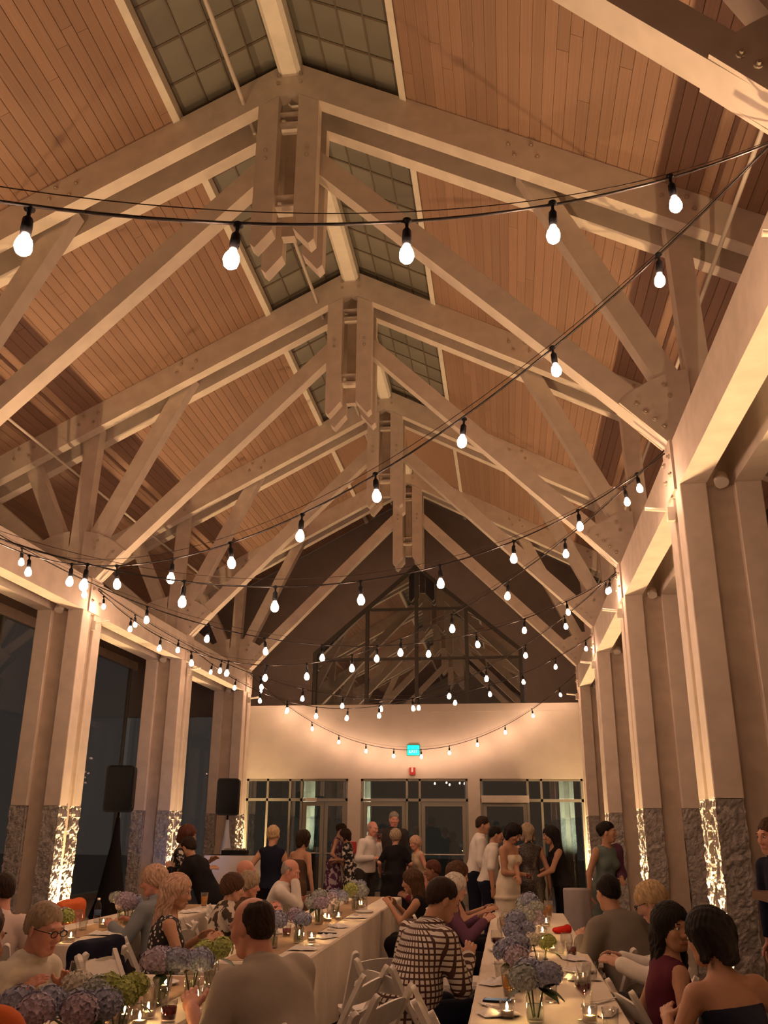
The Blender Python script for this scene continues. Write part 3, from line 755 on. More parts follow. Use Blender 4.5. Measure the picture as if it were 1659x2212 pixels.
class Sdf:
    def __init__(s): s.p = []
    def c(s, a, b, ra, rb=None, k=.03, sub=False): s.p.append(('c', np.array(a, float), np.array(b, float), ra, ra if rb is None else rb, k, sub)); return s
    def e(s, c, r, rot=None, k=.04, sub=False): s.p.append(('e', np.array(c, float), np.array(r, float), np.eye(3) if rot is None else rot, k, sub)); return s
    def ec(s, c0, c1, r0, r1, k=.03): s.p.append(('ec', np.array(c0, float), np.array(c1, float), r0, r1, k, False)); return s
    def t(s, c, rot, R_, r, k=.01): s.p.append(('t', np.array(c, float), rot, R_, r, k, False)); return s
    def bounds(s):
        lo = np.full(3, 9.); hi = -lo
        for p in s.p:
            if p[-1]: continue
            if p[0] == 'c': m = max(p[3], p[4]); a, b = np.minimum(p[1], p[2])-m, np.maximum(p[1], p[2])+m
            elif p[0] == 'e': m = np.abs(p[3])@p[2]; a, b = p[1]-m, p[1]+m
            elif p[0] == 'ec': m = max(*p[3], *p[4]); a, b = np.minimum(p[1], p[2])-[m, m, 0], np.maximum(p[1], p[2])+[m, m, 0]
            else: m = p[3]+p[4]; a, b = p[1]-m, p[1]+m
            lo = np.minimum(lo, a); hi = np.maximum(hi, b)
        return lo, hi
    def mesh(s, h, cuts=(), noise=0, nf=26, seed=0, disp=None):
        lo, hi = s.bounds(); lo = lo-3*h-.02; hi = hi+3*h+.02
        n = np.ceil((hi-lo)/h).astype(int)+1
        ax = [lo[i]+h*np.arange(n[i]) for i in range(3)]
        F = np.full(tuple(n), .5, np.float32)
        for p in s.p:
            one = Sdf(); one.p = [p[:-1]+(False,)]; a, b = one.bounds(); m = max(.05, p[-2]*1.2)+2*h
            i0 = np.clip(np.floor((a-m-lo)/h).astype(int), 0, n-1); i1 = np.clip(np.ceil((b+m-lo)/h).astype(int)+1, 1, n)
            X = ax[0][i0[0]:i1[0], None, None]; Y = ax[1][None, i0[1]:i1[1], None]; Z = ax[2][None, None, i0[2]:i1[2]]
            if p[0] == 'c':
                _, A, B, ra, rb, k, sub = p; d = B-A; L2 = max(d@d, 1e-9)
                t = np.clip(((X-A[0])*d[0]+(Y-A[1])*d[1]+(Z-A[2])*d[2])/L2, 0, 1)
                D = np.sqrt((X-A[0]-t*d[0])**2+(Y-A[1]-t*d[1])**2+(Z-A[2]-t*d[2])**2)-(ra+(rb-ra)*t)
            elif p[0] == 'e':
                _, C_, r, rot, k, sub = p; dx, dy, dz = X-C_[0], Y-C_[1], Z-C_[2]
                q = [(dx*rot[0, i]+dy*rot[1, i]+dz*rot[2, i])/r[i] for i in range(3)]
                k0 = np.sqrt(q[0]**2+q[1]**2+q[2]**2); k1 = np.sqrt((q[0]/r[0])**2+(q[1]/r[1])**2+(q[2]/r[2])**2)+1e-6
                D = k0*(k0-1)/k1
            elif p[0] == 'ec':
                _, A, B, r0, r1, k, sub = p; t = np.clip((Z-A[2])/(B[2]-A[2]), 0, 1)
                rx = r0[0]+(r1[0]-r0[0])*t; ry = r0[1]+(r1[1]-r0[1])*t
                q = np.sqrt(((X-A[0]-t*(B[0]-A[0]))/rx)**2+((Y-A[1]-t*(B[1]-A[1]))/ry)**2)
                zl, zh = min(A[2], B[2]), max(A[2], B[2])
                D = np.maximum((q-1)*np.minimum(rx, ry), np.maximum(zl-Z, Z-zh))
            else:
                _, C_, rot, R_, r, k, sub = p; dx, dy, dz = X-C_[0], Y-C_[1], Z-C_[2]
                q = [dx*rot[0, i]+dy*rot[1, i]+dz*rot[2, i] for i in range(3)]
                D = np.sqrt((np.sqrt(q[0]**2+q[1]**2)-R_)**2+q[2]**2)-r
            sl = tuple(slice(i0[i], i1[i]) for i in range(3)); G_ = F[sl]
            if sub:
                hh = np.maximum(k-np.abs(G_+D), 0)/k; F[sl] = np.maximum(G_, -D)+hh*hh*k/4
            else:
                hh = np.maximum(k-np.abs(G_-D), 0)/k; F[sl] = np.minimum(G_, D)-hh*hh*k/4
        X = ax[0][:, None, None]; Y = ax[1][None, :, None]; Z = ax[2][None, None, :]
        if noise:
            F += (noise*(np.sin(X*nf+1.7*np.sin(Z*nf*.7+seed))*np.sin(Y*nf*.9+seed*2)*.5+np.sin(Z*nf*1.1+2.2*np.sin(X*nf*.6+Y*nf*.5+seed))*.5)).astype(np.float32)
        if disp: F += disp(X, Y, Z).astype(np.float32)
        for cfun in cuts: F = np.maximum(F, cfun(X, Y, Z).astype(np.float32))
        return surface_nets(F, lo, h)
def np_mesh(name, V, Q, mats, mi=None):
    me = bpy.data.meshes.new(name); me.vertices.add(len(V)); me.vertices.foreach_set('co', np.asarray(V, np.float32).ravel())
    me.loops.add(Q.size); me.loops.foreach_set('vertex_index', Q.ravel().astype(np.int32))
    me.polygons.add(len(Q)); me.polygons.foreach_set('loop_start', np.arange(0, Q.size, 4, dtype=np.int32))
    me.polygons.foreach_set('use_smooth', np.ones(len(Q), bool))
    for m in mats: me.materials.append(m)
    if mi is not None: me.polygons.foreach_set('material_index', np.asarray(mi, np.int32))
    me.update(calc_edges=True); return me
def uvsphere(c, r, n=8):
    V = []; Q = []
    for i in range(n+1):
        ph = math.pi*i/n
        for j in range(n):
            th = 2*math.pi*j/n; V.append((c[0]+r[0]*math.sin(ph)*math.cos(th), c[1]+r[1]*math.sin(ph)*math.sin(th), c[2]+r[2]*math.cos(ph)))
    for i in range(n):
        for j in range(n): Q.append((i*n+j, (i+1)*n+j, (i+1)*n+(j+1) % n, i*n+(j+1) % n))
    return np.array(V), np.array(Q)
def rotx(a): c, s = math.cos(a), math.sin(a); return np.array([[1,0,0],[0,c,-s],[0,s,c]])
def roty(a): c, s = math.cos(a), math.sin(a); return np.array([[c,0,s],[0,1,0],[-s,0,c]])
def rotz(a): c, s = math.cos(a), math.sin(a); return np.array([[c,-s,0],[s,c,0],[0,0,1]])
# --- head templates (origin at the head centre, +y is the face)
def head_template(fem):
    s = Sdf(); j = -.006 if fem else 0
    s.e((0, -.014, .036), (.074, .093, .084), k=.02).e((0, .022, -.028), (.060+j, .068, .086), k=.03)
    s.c((-.018, .058+j, -.092-j), (.018, .058+j, -.092-j), .022, k=.03)
    for q in (-1, 1):
        s.c((q*.050, .0, -.045), (q*.022, .05, -.09), .024+j*.5, .02, k=.03)
        s.e((q*.040, .058, -.022), (.026, .026, .028), k=.03)
        s.e((q*.078, -.006, -.006), (.009, .021, .032), rotz(-q*.35), k=.006)
        s.e((q*.031, .101, .010), (.017, .015, .011), k=.012, sub=True)
    s.c((-.034, .083, .028), (.034, .083, .028), .012, k=.02)
    s.c((0, .086, .016), (0, .106, -.028), .0085, .014, k=.016).c((-.013, .096, -.034), (.013, .096, -.034), .009, k=.01)
    s.c((-.019, .086, -.066), (.019, .086, -.066), .0085, k=.01)
    s.c((0, -.022, -.06), (0, -.036, -.165), .052+j, .056+j, k=.03)
    V, Q = s.mesh(.0058)
    mi = np.zeros(len(Q), int)
    for (c, r, m) in (((-.031, .0835, .008), (.012, .0115, .0085), 1), ((.031, .0835, .008), (.012, .0115, .0085), 1), ((-.031, .0905, .0085), (.0062, .006, .0062), 2), ((.031, .0905, .0085), (.0062, .006, .0062), 2),
                      ((0, .0895, -.062), (.021, .0075, .0045), 3), ((0, .0885, -.070), (.017, .0085, .0055), 3), ((-.032, .0925, .032), (.017, .006, .0035), 4), ((.032, .0925, .032), (.017, .006, .0035), 4)):
        v, q = uvsphere(c, r); Q = np.concatenate([Q, q+len(V)]); V = np.concatenate([V, v]); mi = np.concatenate([mi, np.full(len(q), m)])
    return V, Q, mi
HEADS = {0: head_template(False), 1: head_template(True)}
# --- hair templates
def hair_template(st_):
    s = Sdf(); cuts = []
    strand = lambda amp, fq: (lambda X, Y, Z: amp*np.sin(np.arctan2(X, -Y+.02)*fq+6*np.sin(Z*30))+amp*.6*np.sin(X*150+Z*60+40*Y))
    base = lambda g: s.e((0, -.016, .038), (.075+g, .094+g, .086+g), k=.02)
    hl = lambda X, Y, Z: -( (Z-.052)*.80 - (Y-.078)*.75 )       # hairline from brow to nape
    if st_ == 'short':
        base(.011); s.e((0, -.05, -.02), (.066, .058, .062), k=.03)
        cuts = [lambda X, Y, Z: -((Z-.030)*1.0-(Y-.05)*.62), lambda X, Y, Z: (Y-.082+np.maximum(0, Z-.07)*.2)*1.0]; d = strand(.0016, 40)
    elif st_ == 'bald':
        base(.008); s.e((0, -.05, -.02), (.064, .055, .060), k=.03)
        cuts = [lambda X, Y, Z: Z-.050-np.maximum(0, -Y-.06)*.8, lambda X, Y, Z: Y-.035, lambda X, Y, Z: -(Z+.075), lambda X, Y, Z: -((Z-.0)*1.0-(Y-.02)*.9)]; d = strand(.0012, 40)
    elif st_ == 'patch':       # dark hair left on the back of a bald head
        base(.010); s.e((0, -.05, -.02), (.066, .058, .062), k=.03)
        cuts = [lambda X, Y, Z: Z-.095, lambda X, Y, Z: Y+.005+np.maximum(0, Z-.02)*.3, lambda X, Y, Z: -(Z+.075)]; d = strand(.0014, 40)
    elif st_ == 'bowl':
        base(.020); s.e((0, -.03, .01), (.092, .098, .066), k=.03)
        cuts = [lambda X, Y, Z: -((Z-.012)*1.0-(Y-.06)*.30)]; d = strand(.003, 26)
    elif st_ == 'bob':
        base(.022)
        for q in (-1, 1): s.c((q*.074, -.01, .03), (q*.080, -.012, -.085), .030, .024, k=.04)
        s.c((0, -.085, .02), (0, -.088, -.095), .058, .045, k=.05)
        s.e((0, .10, -.035), (.056, .07, .092), k=.02, sub=True); cuts = [lambda X, Y, Z: -(Z+.125)]; d = strand(.0028, 30)
    elif st_ == 'long':
        base(.022)
        for q in (-1, 1): s.c((q*.072, -.02, .03), (q*.088, -.03, -.26), .032, .022, k=.05)
        s.c((0, -.08, .02), (0, -.10, -.30), .062, .05, k=.05); s.c((-.05, -.085, -.05), (-.06, -.09, -.31), .04, .032, k=.04); s.c((.05, -.085, -.05), (.06, -.09, -.31), .04, .032, k=.04)
        s.e((0, .10, -.04), (.056, .07, .10), k=.02, sub=True); d = strand(.0034, 26)
    elif st_ == 'updo':
        base(.013); s.e((0, -.05, -.015), (.068, .062, .062), k=.03); s.e((0, -.105, .045), (.052, .040, .048), k=.02)
        cuts = [lambda X, Y, Z: -((Z-.038)*1.0-(Y-.05)*.62)]; d = strand(.0026, 30)
    elif st_ == 'puff':        # short full hair, older women
        base(.026); s.e((0, -.045, -.005), (.088, .082, .085), k=.04)
        s.e((0, .105, -.03), (.058, .065, .085), k=.02, sub=True); cuts = [lambda X, Y, Z: -(Z+.085), lambda X, Y, Z: -((Z+.01)*1.0-(Y-.05)*.5)]; d = strand(.004, 20)
    def soft(X, Y, Z):
        e = d(X, Y, Z)+.0016*np.sin(X*210+60*np.sin(Z*40))*np.sin(Y*190+50*np.sin(Z*35))
        for c_ in cuts: e = e+.0075*np.clip(1+(c_(X, Y, Z)+.004*np.sin(X*130)*np.sin(Y*110+Z*90))/.026, 0, 1)
        return e
    V, Q = s.mesh(.0062, cuts=[(lambda X, Y, Z, c_=c_: c_(X, Y, Z)+.005*np.sin(X*130)*np.sin(Y*110+Z*90)) for c_ in cuts], disp=soft); return V, Q
HAIRS = {}
# --- hands: wrist at origin, fingers along +y, back of the hand +z, thumb towards +x
def hand_template(curl):
    s = Sdf(); s.c((0, -.03, 0), (0, .01, 0), .026, .024, k=.02); s.e((0, .045, 0), (.040, .05, .0145), k=.02)
    for i, (x, L) in enumerate(((.030, .070), (.010, .078), (-.011, .073), (-.030, .058))):
        p = np.array((x, .083, 0.)); d = _n((x*.9, 1, 0)); a = 0
        for j, f in enumerate((.45, .32, .25)):
            a += curl*(.55, .9, .6)[j]; dd = np.array((d[0]*math.cos(a), d[1]*math.cos(a), -math.sin(a))); q = p+dd*L*f
            s.c(p, q, .0098-.0012*j, .0092-.0012*j, k=.006); p = q
    p = np.array((.026, .02, -.004))
    for j, (L, dv) in enumerate(((.040, (.8, .75, -.25)), (.032, (.45, .85, -.35*curl-.1)), (.025, (.2, .9, -.6*curl)))):
        q = p+_n(dv)*L; s.c(p, q, .0125-.0015*j, .0115-.0015*j, k=.012); p = q
    return s.mesh(.0048)
HANDS = {'relax': hand_template(.35), 'grip': hand_template(.95)}
SKIN = {k: mat('skin_'+k, c, .5, noise=.06, nscale=14, spec=.35) for k, c in dict(fair=(.60, .34, .25), pink=(.62, .30, .22), tan=(.50, .27, .17), olive=(.44, .24, .15), brown=(.26, .125, .075)).items()}
FACE = [mat('eye_white', (.75, .72, .68), .3), mat('eye_iris', (.03, .02, .015), .2), mat('lips', (.42, .13, .11), .45)]
HAIRM = {k: mat('hair_'+k, c, .6, noise=.3, nscale=70, stretch=(1, 1, .2), spec=.18) for k, c in dict(black=(.010, .008, .008), dark=(.028, .016, .011), brown=(.075, .038, .02), auburn=(.10, .035, .022), grey=(.30, .27, .24), blond=(.50, .36, .20), white=(.62, .57, .50), ash=(.34, .26, .18), pinkblond=(.52, .34, .24)).items()}
def cloth_m(name, col, **k): return mat('fabric_'+name, col, .85, noise=.06, nscale=10, bump=.08, bscale=120, spec=.12, **k)
FAB = {k: cloth_m(k, c) for k, c in dict(white=(.74, .70, .65), offwhite=(.62, .58, .50), pinkwhite=(.68, .55, .50), greytan=(.42, .37, .31), greyblue=(.22, .25, .28), black=(.012, .011, .013), navy=(.012, .014, .03), charcoal=(.05, .045, .045), suit=(.20, .18, .15), ivory=(.80, .72, .56), teal=(.15, .20, .19), orange=(.70, .16, .05), wine=(.10, .02, .035), beige=(.55, .44, .30), brown=(.12, .07, .045), plum=(.14, .06, .11)).items()}
FAB['check'] = pattern('fabric_check', 'grid', (.72, .67, .60), (.07, .03, .025), 30)
FAB['floral'] = pattern('fabric_floral', 'floral', (.015, .013, .015), (.62, .56, .50), 16)
FAB['wfloral'] = pattern('fabric_white_floral', 'floral', (.62, .55, .46), (.06, .04, .03), 15)
FAB['pfloral'] = pattern('fabric_purple_floral', 'floral', (.09, .025, .07), (.45, .36, .42), 14)
FAB['dots'] = pattern('fabric_dots', 'dots', (.02, .018, .02), (.66, .6, .52), 34)
FAB['sequin'] = pattern('fabric_sequin', 'dots', (.012, .010, .012), (.12, .07, .05), 60, rough=.45)
SHOE = mat('shoe_leather', (.015, .012, .010), .35)

def ik(A, T, l1, l2, pole):
    A, T = np.array(A, float), np.array(T, float); d = T-A; L = np.linalg.norm(d)
    if L > (l1+l2)*.985: T = A+d/L*(l1+l2)*.985; d = T-A; L = np.linalg.norm(d)
    a = (l1*l1-l2*l2+L*L)/(2*L); hgt = math.sqrt(max(l1*l1-a*a, 0)); u = d/L
    p = np.array(pole, float); p = p-u*(p@u); p = _n(p)
    return A+u*a+p*hgt, T
def person(x, y, face, label, sit=True, H=1.68, top=None, fem=False, w=0.0, lean=12, side=0, hy=0, hp=8, skin='fair', hair=('short', 'dark'),
           outfit=(('shirt', 'white', 'long'), ('trousers', 'charcoal')), arms=None, grip=('relax', 'relax'), glasses=False, h=.0145, brow=None, legs=None):
    s = H/1.75; t = thing('person', label, 'person', (x, y, 0), R(face-90), 'guests at the reception')
    hipz = (.50 if sit else .915*s)
    up0 = None
    Rt = roty(R(side))@rotx(-R(lean))
    hip = np.array((0, 0, hipz))
    if top is not None:                    # choose the hip height so that the crown reaches the given height
        zz = hip+Rt@np.array((0, 0, .56*s)); hh = zz[2]+.235*s
        hip = hip+np.array((0, 0, max(-.05 if sit else -.12, min(.08, top-hh))))
    U = lambda a, b, c: hip+Rt@(np.array((a, b, c))*s)
    mw = .185 if not fem else .160
    sh = {q: U(q*mw, 0, .485) for q in (-1, 1)}
    armlen = (.285*s, .255*s)
    if arms is None: arms = ((-.16, .40, .80), (.16, .40, .80)) if sit else ((-.27, .06, .83*s), (.27, .06, .83*s))
    el, wr = {}, {}
    for q, tgt in zip((-1, 1), arms):
        el[q], wr[q] = ik(sh[q], tgt, armlen[0], armlen[1], (q*.5, -.5, -.9))
    hj, kn, an = {}, {}, {}
    for q in (-1, 1):
        hj[q] = hip+np.array((q*.095*s, 0, -.02))
        if sit: kn[q] = np.array((q*.13, .43*s, hip[2]+.005)); an[q] = np.array((q*.14, .38*s, .09))
        else: kn[q] = np.array((q*.10*s, .02, .49*s)); an[q] = np.array((q*.105*s, -.01, .08*s))
    Rrot = Rt
    def torso(S, g=0.0, k=.06, shoulders=True):
        S.e(U(0, 0, .37), np.array((.158 if not fem else .138, .108, .17))*s+g+np.array((w*.5, w*.4, 0)), Rrot, k)
        S.e(U(0, .015+w*.3, .17), np.array((.148 if not fem else .122, .110 if not fem else .098, .17))*s+g+np.array((w, w*1.1, 0)), Rrot, k)
        S.e(U(0, 0, .01), np.array((.165 if not fem else .172, .125, .13))*s+g+np.array((w*.9, w*.8, 0)), Rrot, k)
        if shoulders: S.c(U(-mw*.82, -.005, .468), U(mw*.82, -.005, .468), .052*s+g*.8, k=.045)
        if shoulders: S.c(U(0, -.01, .49), U(0, .0, .56), .062*s+g*.7, .052*s, k=.05)
        if fem:
            for q in (-1, 1): S.e(U(q*.068, .088, .345), np.array((.062, .056, .062))*s+g*.6, Rrot, .035)
    def arm(S, q, g=0.0, to=2.0, k=.025):
        f = min(to, 1.0); e = sh[q]+(el[q]-sh[q])*f
        S.c(sh[q]-Rt@np.array((0, 0, .018)), e, (.054 if not fem else .046)*s+g*.85+w*.15, (.043 if not fem else .037)*s+g, k=.035)
        if to > 1: S.c(el[q], el[q]+(wr[q]-el[q])*(to-1), (.043 if not fem else .037)*s+g, (.031 if not fem else .027)*s+g, k=k)
    def leg(S, q, g=0.0, k=.03, calf=1.0):
        S.c(hj[q], kn[q], .088*s+g+w*.3, .058*s+g, k=.05)
        if calf: S.c(kn[q], kn[q]+(an[q]-kn[q])*calf, .056*s+g, .040*s+g, k=k)
    B_ = Sdf(); torso(B_)
    for q in (-1, 1):
        arm(B_, q); leg(B_, q)
        B_.e(an[q]+np.array((0, .06, -.045)), np.array((.045, .12, .042))*s, k=.02)
    V, Q = B_.mesh(h*1.1); mi = np.zeros(len(Q), int)
    # head
    hv, hq, hm = HEADS[int(fem)]; Rh = rotz(R(hy))@rotx(-R(hp)); hs = .97*s/.97 if s > .9 else s*1.05
    nb = U(0, .0, .545); hc = nb+Rt@np.array((0, .01, .045))*s+Rh@np.array((0, .012, .105))*hs
    Q = np.concatenate([Q, hq+len(V)]); V = np.concatenate([V, (hv@Rh.T)*hs+hc]); mi = np.concatenate([mi, hm])
    for q, gtype in zip((-1, 1), grip):
        v, f = HANDS[gtype]; fd = _n(wr[q]-el[q]); zz = np.array((q*.55, -.1, .75)); zz = _n(zz-fd*(zz@fd)); xx = np.cross(fd, zz)
        v = v.copy()*(s if not fem else s*.92)
        if q > 0: v[:, 0] *= -1; f = f[:, ::-1]
        Mx = np.stack([xx, fd, zz], 1); Q = np.concatenate([Q, f+len(V)]); V = np.concatenate([V, v@Mx.T+wr[q]]); mi = np.concatenate([mi, np.zeros(len(f), int)])
    hcol = hair[1] if hair else 'grey'
    inst(np_mesh('body', V, Q, [SKIN[skin]]+FACE+[HAIRM[brow or hcol]], mi), 'body', t)
    if hair:
        st_ = hair[0]
        if st_ not in HAIRS: HAIRS[st_] = HAIRS_get(st_)
        key = (st_, hair[1])
        if key not in HAIRS: V_, Q_ = HAIRS[st_]; HAIRS[key] = np_mesh('hair', V_, Q_, [HAIRM[hair[1]]])
        o = inst(HAIRS[key], 'hair', t); mt = Matrix(np.block([[Rh*hs, hc[:, None]], [np.zeros((1, 3)), np.ones((1, 1))]]).tolist()); o.matrix_local = mt
    ncut = lambda rad, dz=.565, dy=0.0: (lambda c: (lambda X, Y, Z: rad-np.sqrt((X-c[0])**2+(Y-c[1])**2+(Z-c[2])**2)))(U(0, dy, dz))
    upv = Rt@np.array((0, 0, 1.)); fwv = Rt@np.array((0, 1., 0)); rtv = Rt@np.array((1., 0, 0))
    plane = lambda pt, nn: (lambda X, Y, Z: (X-pt[0])*nn[0]+(Y-pt[1])*nn[1]+(Z-pt[2])*nn[2])
    seed = len(label)
    for g in outfit:
        S = Sdf(); cuts = []; nz_ = .0055; kind = g[0]
        if kind in ('shirt', 'jacket'):
            off = .016 if kind == 'shirt' else .026
            torso(S, off, .07)
            to = {'long': 1.94, 'short': .92, 'elbow': 1.25, 'none': 0}[g[2]]
            for q in (-1, 1):
                if to: arm(S, q, off+.002, to, .02)
            S.t(U(0, -.006, .556), Rt@rotx(.28), .066*s, .015 if kind == 'shirt' else .018, k=.012)
            S.t(U(0, -.008, .536), Rt@rotx(.3), .076*s, .013, k=.012)
            S.e(U(0, -.005, -.05), np.array((.175, .138, .11))*s+off*.8+w*.9, Rrot, .05)
            if kind == 'jacket' and not sit:
                for q in (-1, 1): leg(S, q, .03, calf=0)
                cuts.append(plane(U(0, 0, -.16), -upv))
            cuts.append(ncut(.050*s, .60, .0)); cuts.append(plane(U(0, 0, (-.12 if sit else .0) if kind == 'shirt' else -.16), -upv))
            if kind == 'jacket' : cuts.append(lambda X, Y, Z, c=U(0, .16, .50): .055-np.sqrt((X-c[0])**2+(Y-c[1])**2+(Z-c[2])**2))
            if kind == 'shirt' and g[2] != 'none': S.c(U(0, .12, .585), U(0, .155, .43), .036*s, .006, k=.008, sub=True)
            if g[2] == 'none': cuts.append(ncut(.085*s, .56, .05))
        elif kind == 'trousers':
            S.e(U(0, 0, .0), np.array((.165, .126, .12))*s+.008+w*.75, Rrot, .06)
            for q in (-1, 1): leg(S, q, .014, calf=.97)
            cuts.append((lambda X, Y, Z, z0=hip[2]+.10: Z-z0+0*X+0*Y) if sit else plane(U(0, 0, .10), upv))
        elif kind == 'dress':
            style, length = g[2], g[3]
            torso(S, .012, .06, shoulders=style not in ('strapless',))
            if style == 'strapless': cuts.append(plane(U(0, 0, .405), _n(upv-.12*fwv)))
            elif style == 'vneck': cuts.append(ncut(.070*s, .55, .0)); S.c(U(0, .16, .52), U(0, .14, .40), .055*s, .012, k=.01, sub=True)
            else: cuts.append(ncut(.078*s, .555, .02))
            if style in ('sleeved',):
                for q in (-1, 1): arm(S, q, .012, .85)
            if sit:
                for q in (-1, 1): leg(S, q, .025, k=.06, calf=.35)
                S.c((hj[-1]+hj[1])/2, (kn[-1]+kn[1])/2, .10*s, .085*s, k=.08)
            else:
                hz = hip[2]
                if length == 'mermaid':
                    S.ec((0, 0, hz+.20), (0, 0, hz-.10), (.118*s, .10*s), (.200*s, .15*s), k=.05); S.ec((0, 0, hz-.10), (0, -.02, .42), (.200*s, .15*s), (.165, .15), k=.05); S.ec((0, -.02, .42), (0, -.08, .02), (.165, .15), (.34, .40), k=.05)
                else: S.ec((0, 0, hz+.05), (0, 0, length), (.165*s+w, .13*s+w), (.23+w, .20+w), k=.06); nz_ = .007
        elif kind == 'shawl':
            arm(S, -1, .03, 1.5, .05)
            S.c(sh[-1], U(-.02, -.10, .40), .07, .06, k=.06)
        else: continue
        V, Q = S.mesh(h, cuts=cuts, noise=nz_, seed=seed)
        inst(np_mesh(kind, V, Q, [FAB[g[1]]]), kind, t)
    for q in (-1, 1):
        S = Sdf(); c = an[q]+np.array((0, .06, -.042)); S.e(c, np.array((.052, .138, .05))*s, k=.02); S.c(an[q]+np.array((0, -.01, -.01)), c, .048*s, .05*s)
        V, Q = S.mesh(.02, cuts=[lambda X, Y, Z: .004-Z+0*X+0*Y]); inst(np_mesh('shoe', V, Q, [SHOE]), 'shoe', t)
    if glasses:
        b = MB()
        for q in (-1, 1):
            pts = [(q*.033+.023*math.cos(a), .112, .008+.016*math.sin(a)) for a in np.linspace(0, 2*math.pi, 13)]
            b.tube(pts, .0024, 5); b.tube([(q*.056, .112, .014), (q*.078, .05, .012), (q*.084, -.01, .010)], .0022, 5)
        b.tube([(-.010, .113, .012), (.010, .113, .012)], .0022, 5)
        o = b.build('glasses', M['black'], t); o.matrix_local = Matrix(np.block([[Rh*hs, hc[:, None]], [np.zeros((1, 3)), np.ones((1, 1))]]).tolist())
    # world positions of the hands, for things they hold
    a = R(face-90); rot2 = rotz(a)
    return {q: rot2@(wr[q]+_n(wr[q]-el[q])*.08)+np.array((x, y, 0)) for q in (-1, 1)}
HAIRS_get = hair_template

# ---------------------------------------------------------------- white folding chairs
def board(p0, p1, wdt, th, round_top=True, ax='x'):
    """flat board from p0 up to p1 (same x), width along x, rounded upper end"""
    p0, p1 = Vector(p0), Vector(p1); d = p1-p0; L = d.length; d.normalize(); n = d.cross(Vector((1, 0, 0))); n.normalize()
    prof = [(-wdt/2, 0), (wdt/2, 0)]
    if round_top: prof += [(wdt/2*math.cos(a), L-wdt/2+wdt/2*math.sin(a)) for a in [math.pi*i/8 for i in range(9)]]
    else: prof += [(wdt/2, L), (-wdt/2, L)]
    m = len(prof); v = [p0+Vector((1, 0, 0))*u+d*q-n*th/2 for u, q in prof]+[p0+Vector((1, 0, 0))*u+d*q+n*th/2 for u, q in prof]
    b = MB(); b._add(v, [tuple(range(m-1, -1, -1)), tuple(range(m, 2*m))]+[(i, (i+1) % m, m+(i+1) % m, m+i) for i in range(m)]); return b
CH = []
for q in (-1, 1):
    CH.append(('stile', board((q*.195, .20, 0), (q*.195, -.25, .83), .048, .026).mesh('stile', M['white_paint'])))
    CH.append(('rear_leg', board((q*.155, -.27, 0), (q*.155, .14, .44), .036, .024, False).mesh('rear_leg', M['white_paint'])))
sb = MB(); sb.prism([(-.19, -.19), (.19, -.19), (.20, .10), (.17, .20), (-.17, .20), (-.20, .10)], .425, .45, 'z'); CH.append(('seat', sb.mesh('seat', M['white_paint'])))
sb = MB(); sb.prism([(-.16, -.16), (.16, -.16), (.165, .09), (.14, .17), (-.14, .17), (-.165, .09)], .45, .47, 'z'); CH.append(('seat_pad', sb.mesh('seat_pad', M['chair_pad'])))
def rail(z0, z1, arch):
    b = MB(); n = 10; v = []; f = []
    for i in range(n+1):
        x = -.18+.36*i/n; bow = -.030*(1-(x/.18)**2)
        for zz in (z0, z1+arch*(1-(x/.18)**2)):
            yb = .20-.45*(zz/.83)+bow
            v += [(x, yb-.009, zz), (x, yb+.009, zz)]
    for i in range(n):
        a, c = i*4, (i+1)*4
        f += [(a, c, c+2, a+2), (a+1, a+3, c+3, c+1), (a+2, c+2, c+3, a+3), (a, a+1, c+1, c)]
    b._add(v, f); return b
CH.append(('top_rail', rail(.665, .755, .03).mesh('top_rail', M['white_paint']))); CH.append(('back_slat', rail(.565, .61, 0).mesh('back_slat', M['white_paint'])))
CH.append(('stretcher', MB().box(-.18, .18, .105, .127, .16, .185).mesh('stretcher', M['white_paint']))); CH.append(('stretcher', MB().box(-.15, .15, -.225, -.205, .05, .07).mesh('stretcher', M['white_paint'])))
CH.append(('hinge', MB().cyl((-.21, .005, .36), (.21, .005, .36), .007, n=6).mesh('hinge', M['steel'])))
def chair(x, y, face, label):
    t = thing('folding_chair', label, 'chair', (x, y, 0), R(face-90), 'white folding chairs')
    for nm, me in CH: inst(me, nm, t)

# ---------------------------------------------------------------- guests
def seat(x, y, face, label, chairlabel, back=.02, **k):
    a = R(face); chair(x+math.cos(a)*.04, y+math.sin(a)*.04, face, chairlabel)
    return person(x, y, face, label, **k)
WP = 'white folding chair under the '
T_ = ('trousers', 'charcoal'); TN = ('trousers', 'navy'); TB = ('trousers', 'black')
onT = lambda d=.36, w_=.14, z=.815: ((-w_, d, z), (w_, d, z))
# near, seated
seat(-1.52, 6.55, 100, 'dark-haired man in pale pink shirt seated at the left edge, turned away', WP+'man in pale pink shirt at the left edge', H=1.72, top=1.24, lean=14, hy=45, skin='pink', hair=('short', 'dark'), outfit=(('shirt', 'pinkwhite', 'long'), T_), h=.013)
seat(-.47, 4.85, -12, 'man in glasses and off-white button shirt seated at the nearest table', WP+'man in glasses at the nearest table', H=1.72, top=1.21, lean=20, hy=-6, hp=14, skin='pink', hair=('short', 'ash'), outfit=(('shirt', 'offwhite', 'long'), T_), arms=((-.14, .30, .815), (.16, .26, .815)), glasses=True, h=.011)
seat(1.19, 4.42, 140, 'big balding man in grey short-sleeved shirt seated with his back turned', WP+'big man in grey short-sleeved shirt', H=1.84, top=1.275, w=.075, lean=22, side=-4, hy=18, hp=16, skin='pink', hair=('patch', 'dark'), outfit=(('shirt', 'greytan', 'short'), T_), arms=((-.30, .36, .82), (.10, .46, .815)), h=.0105)
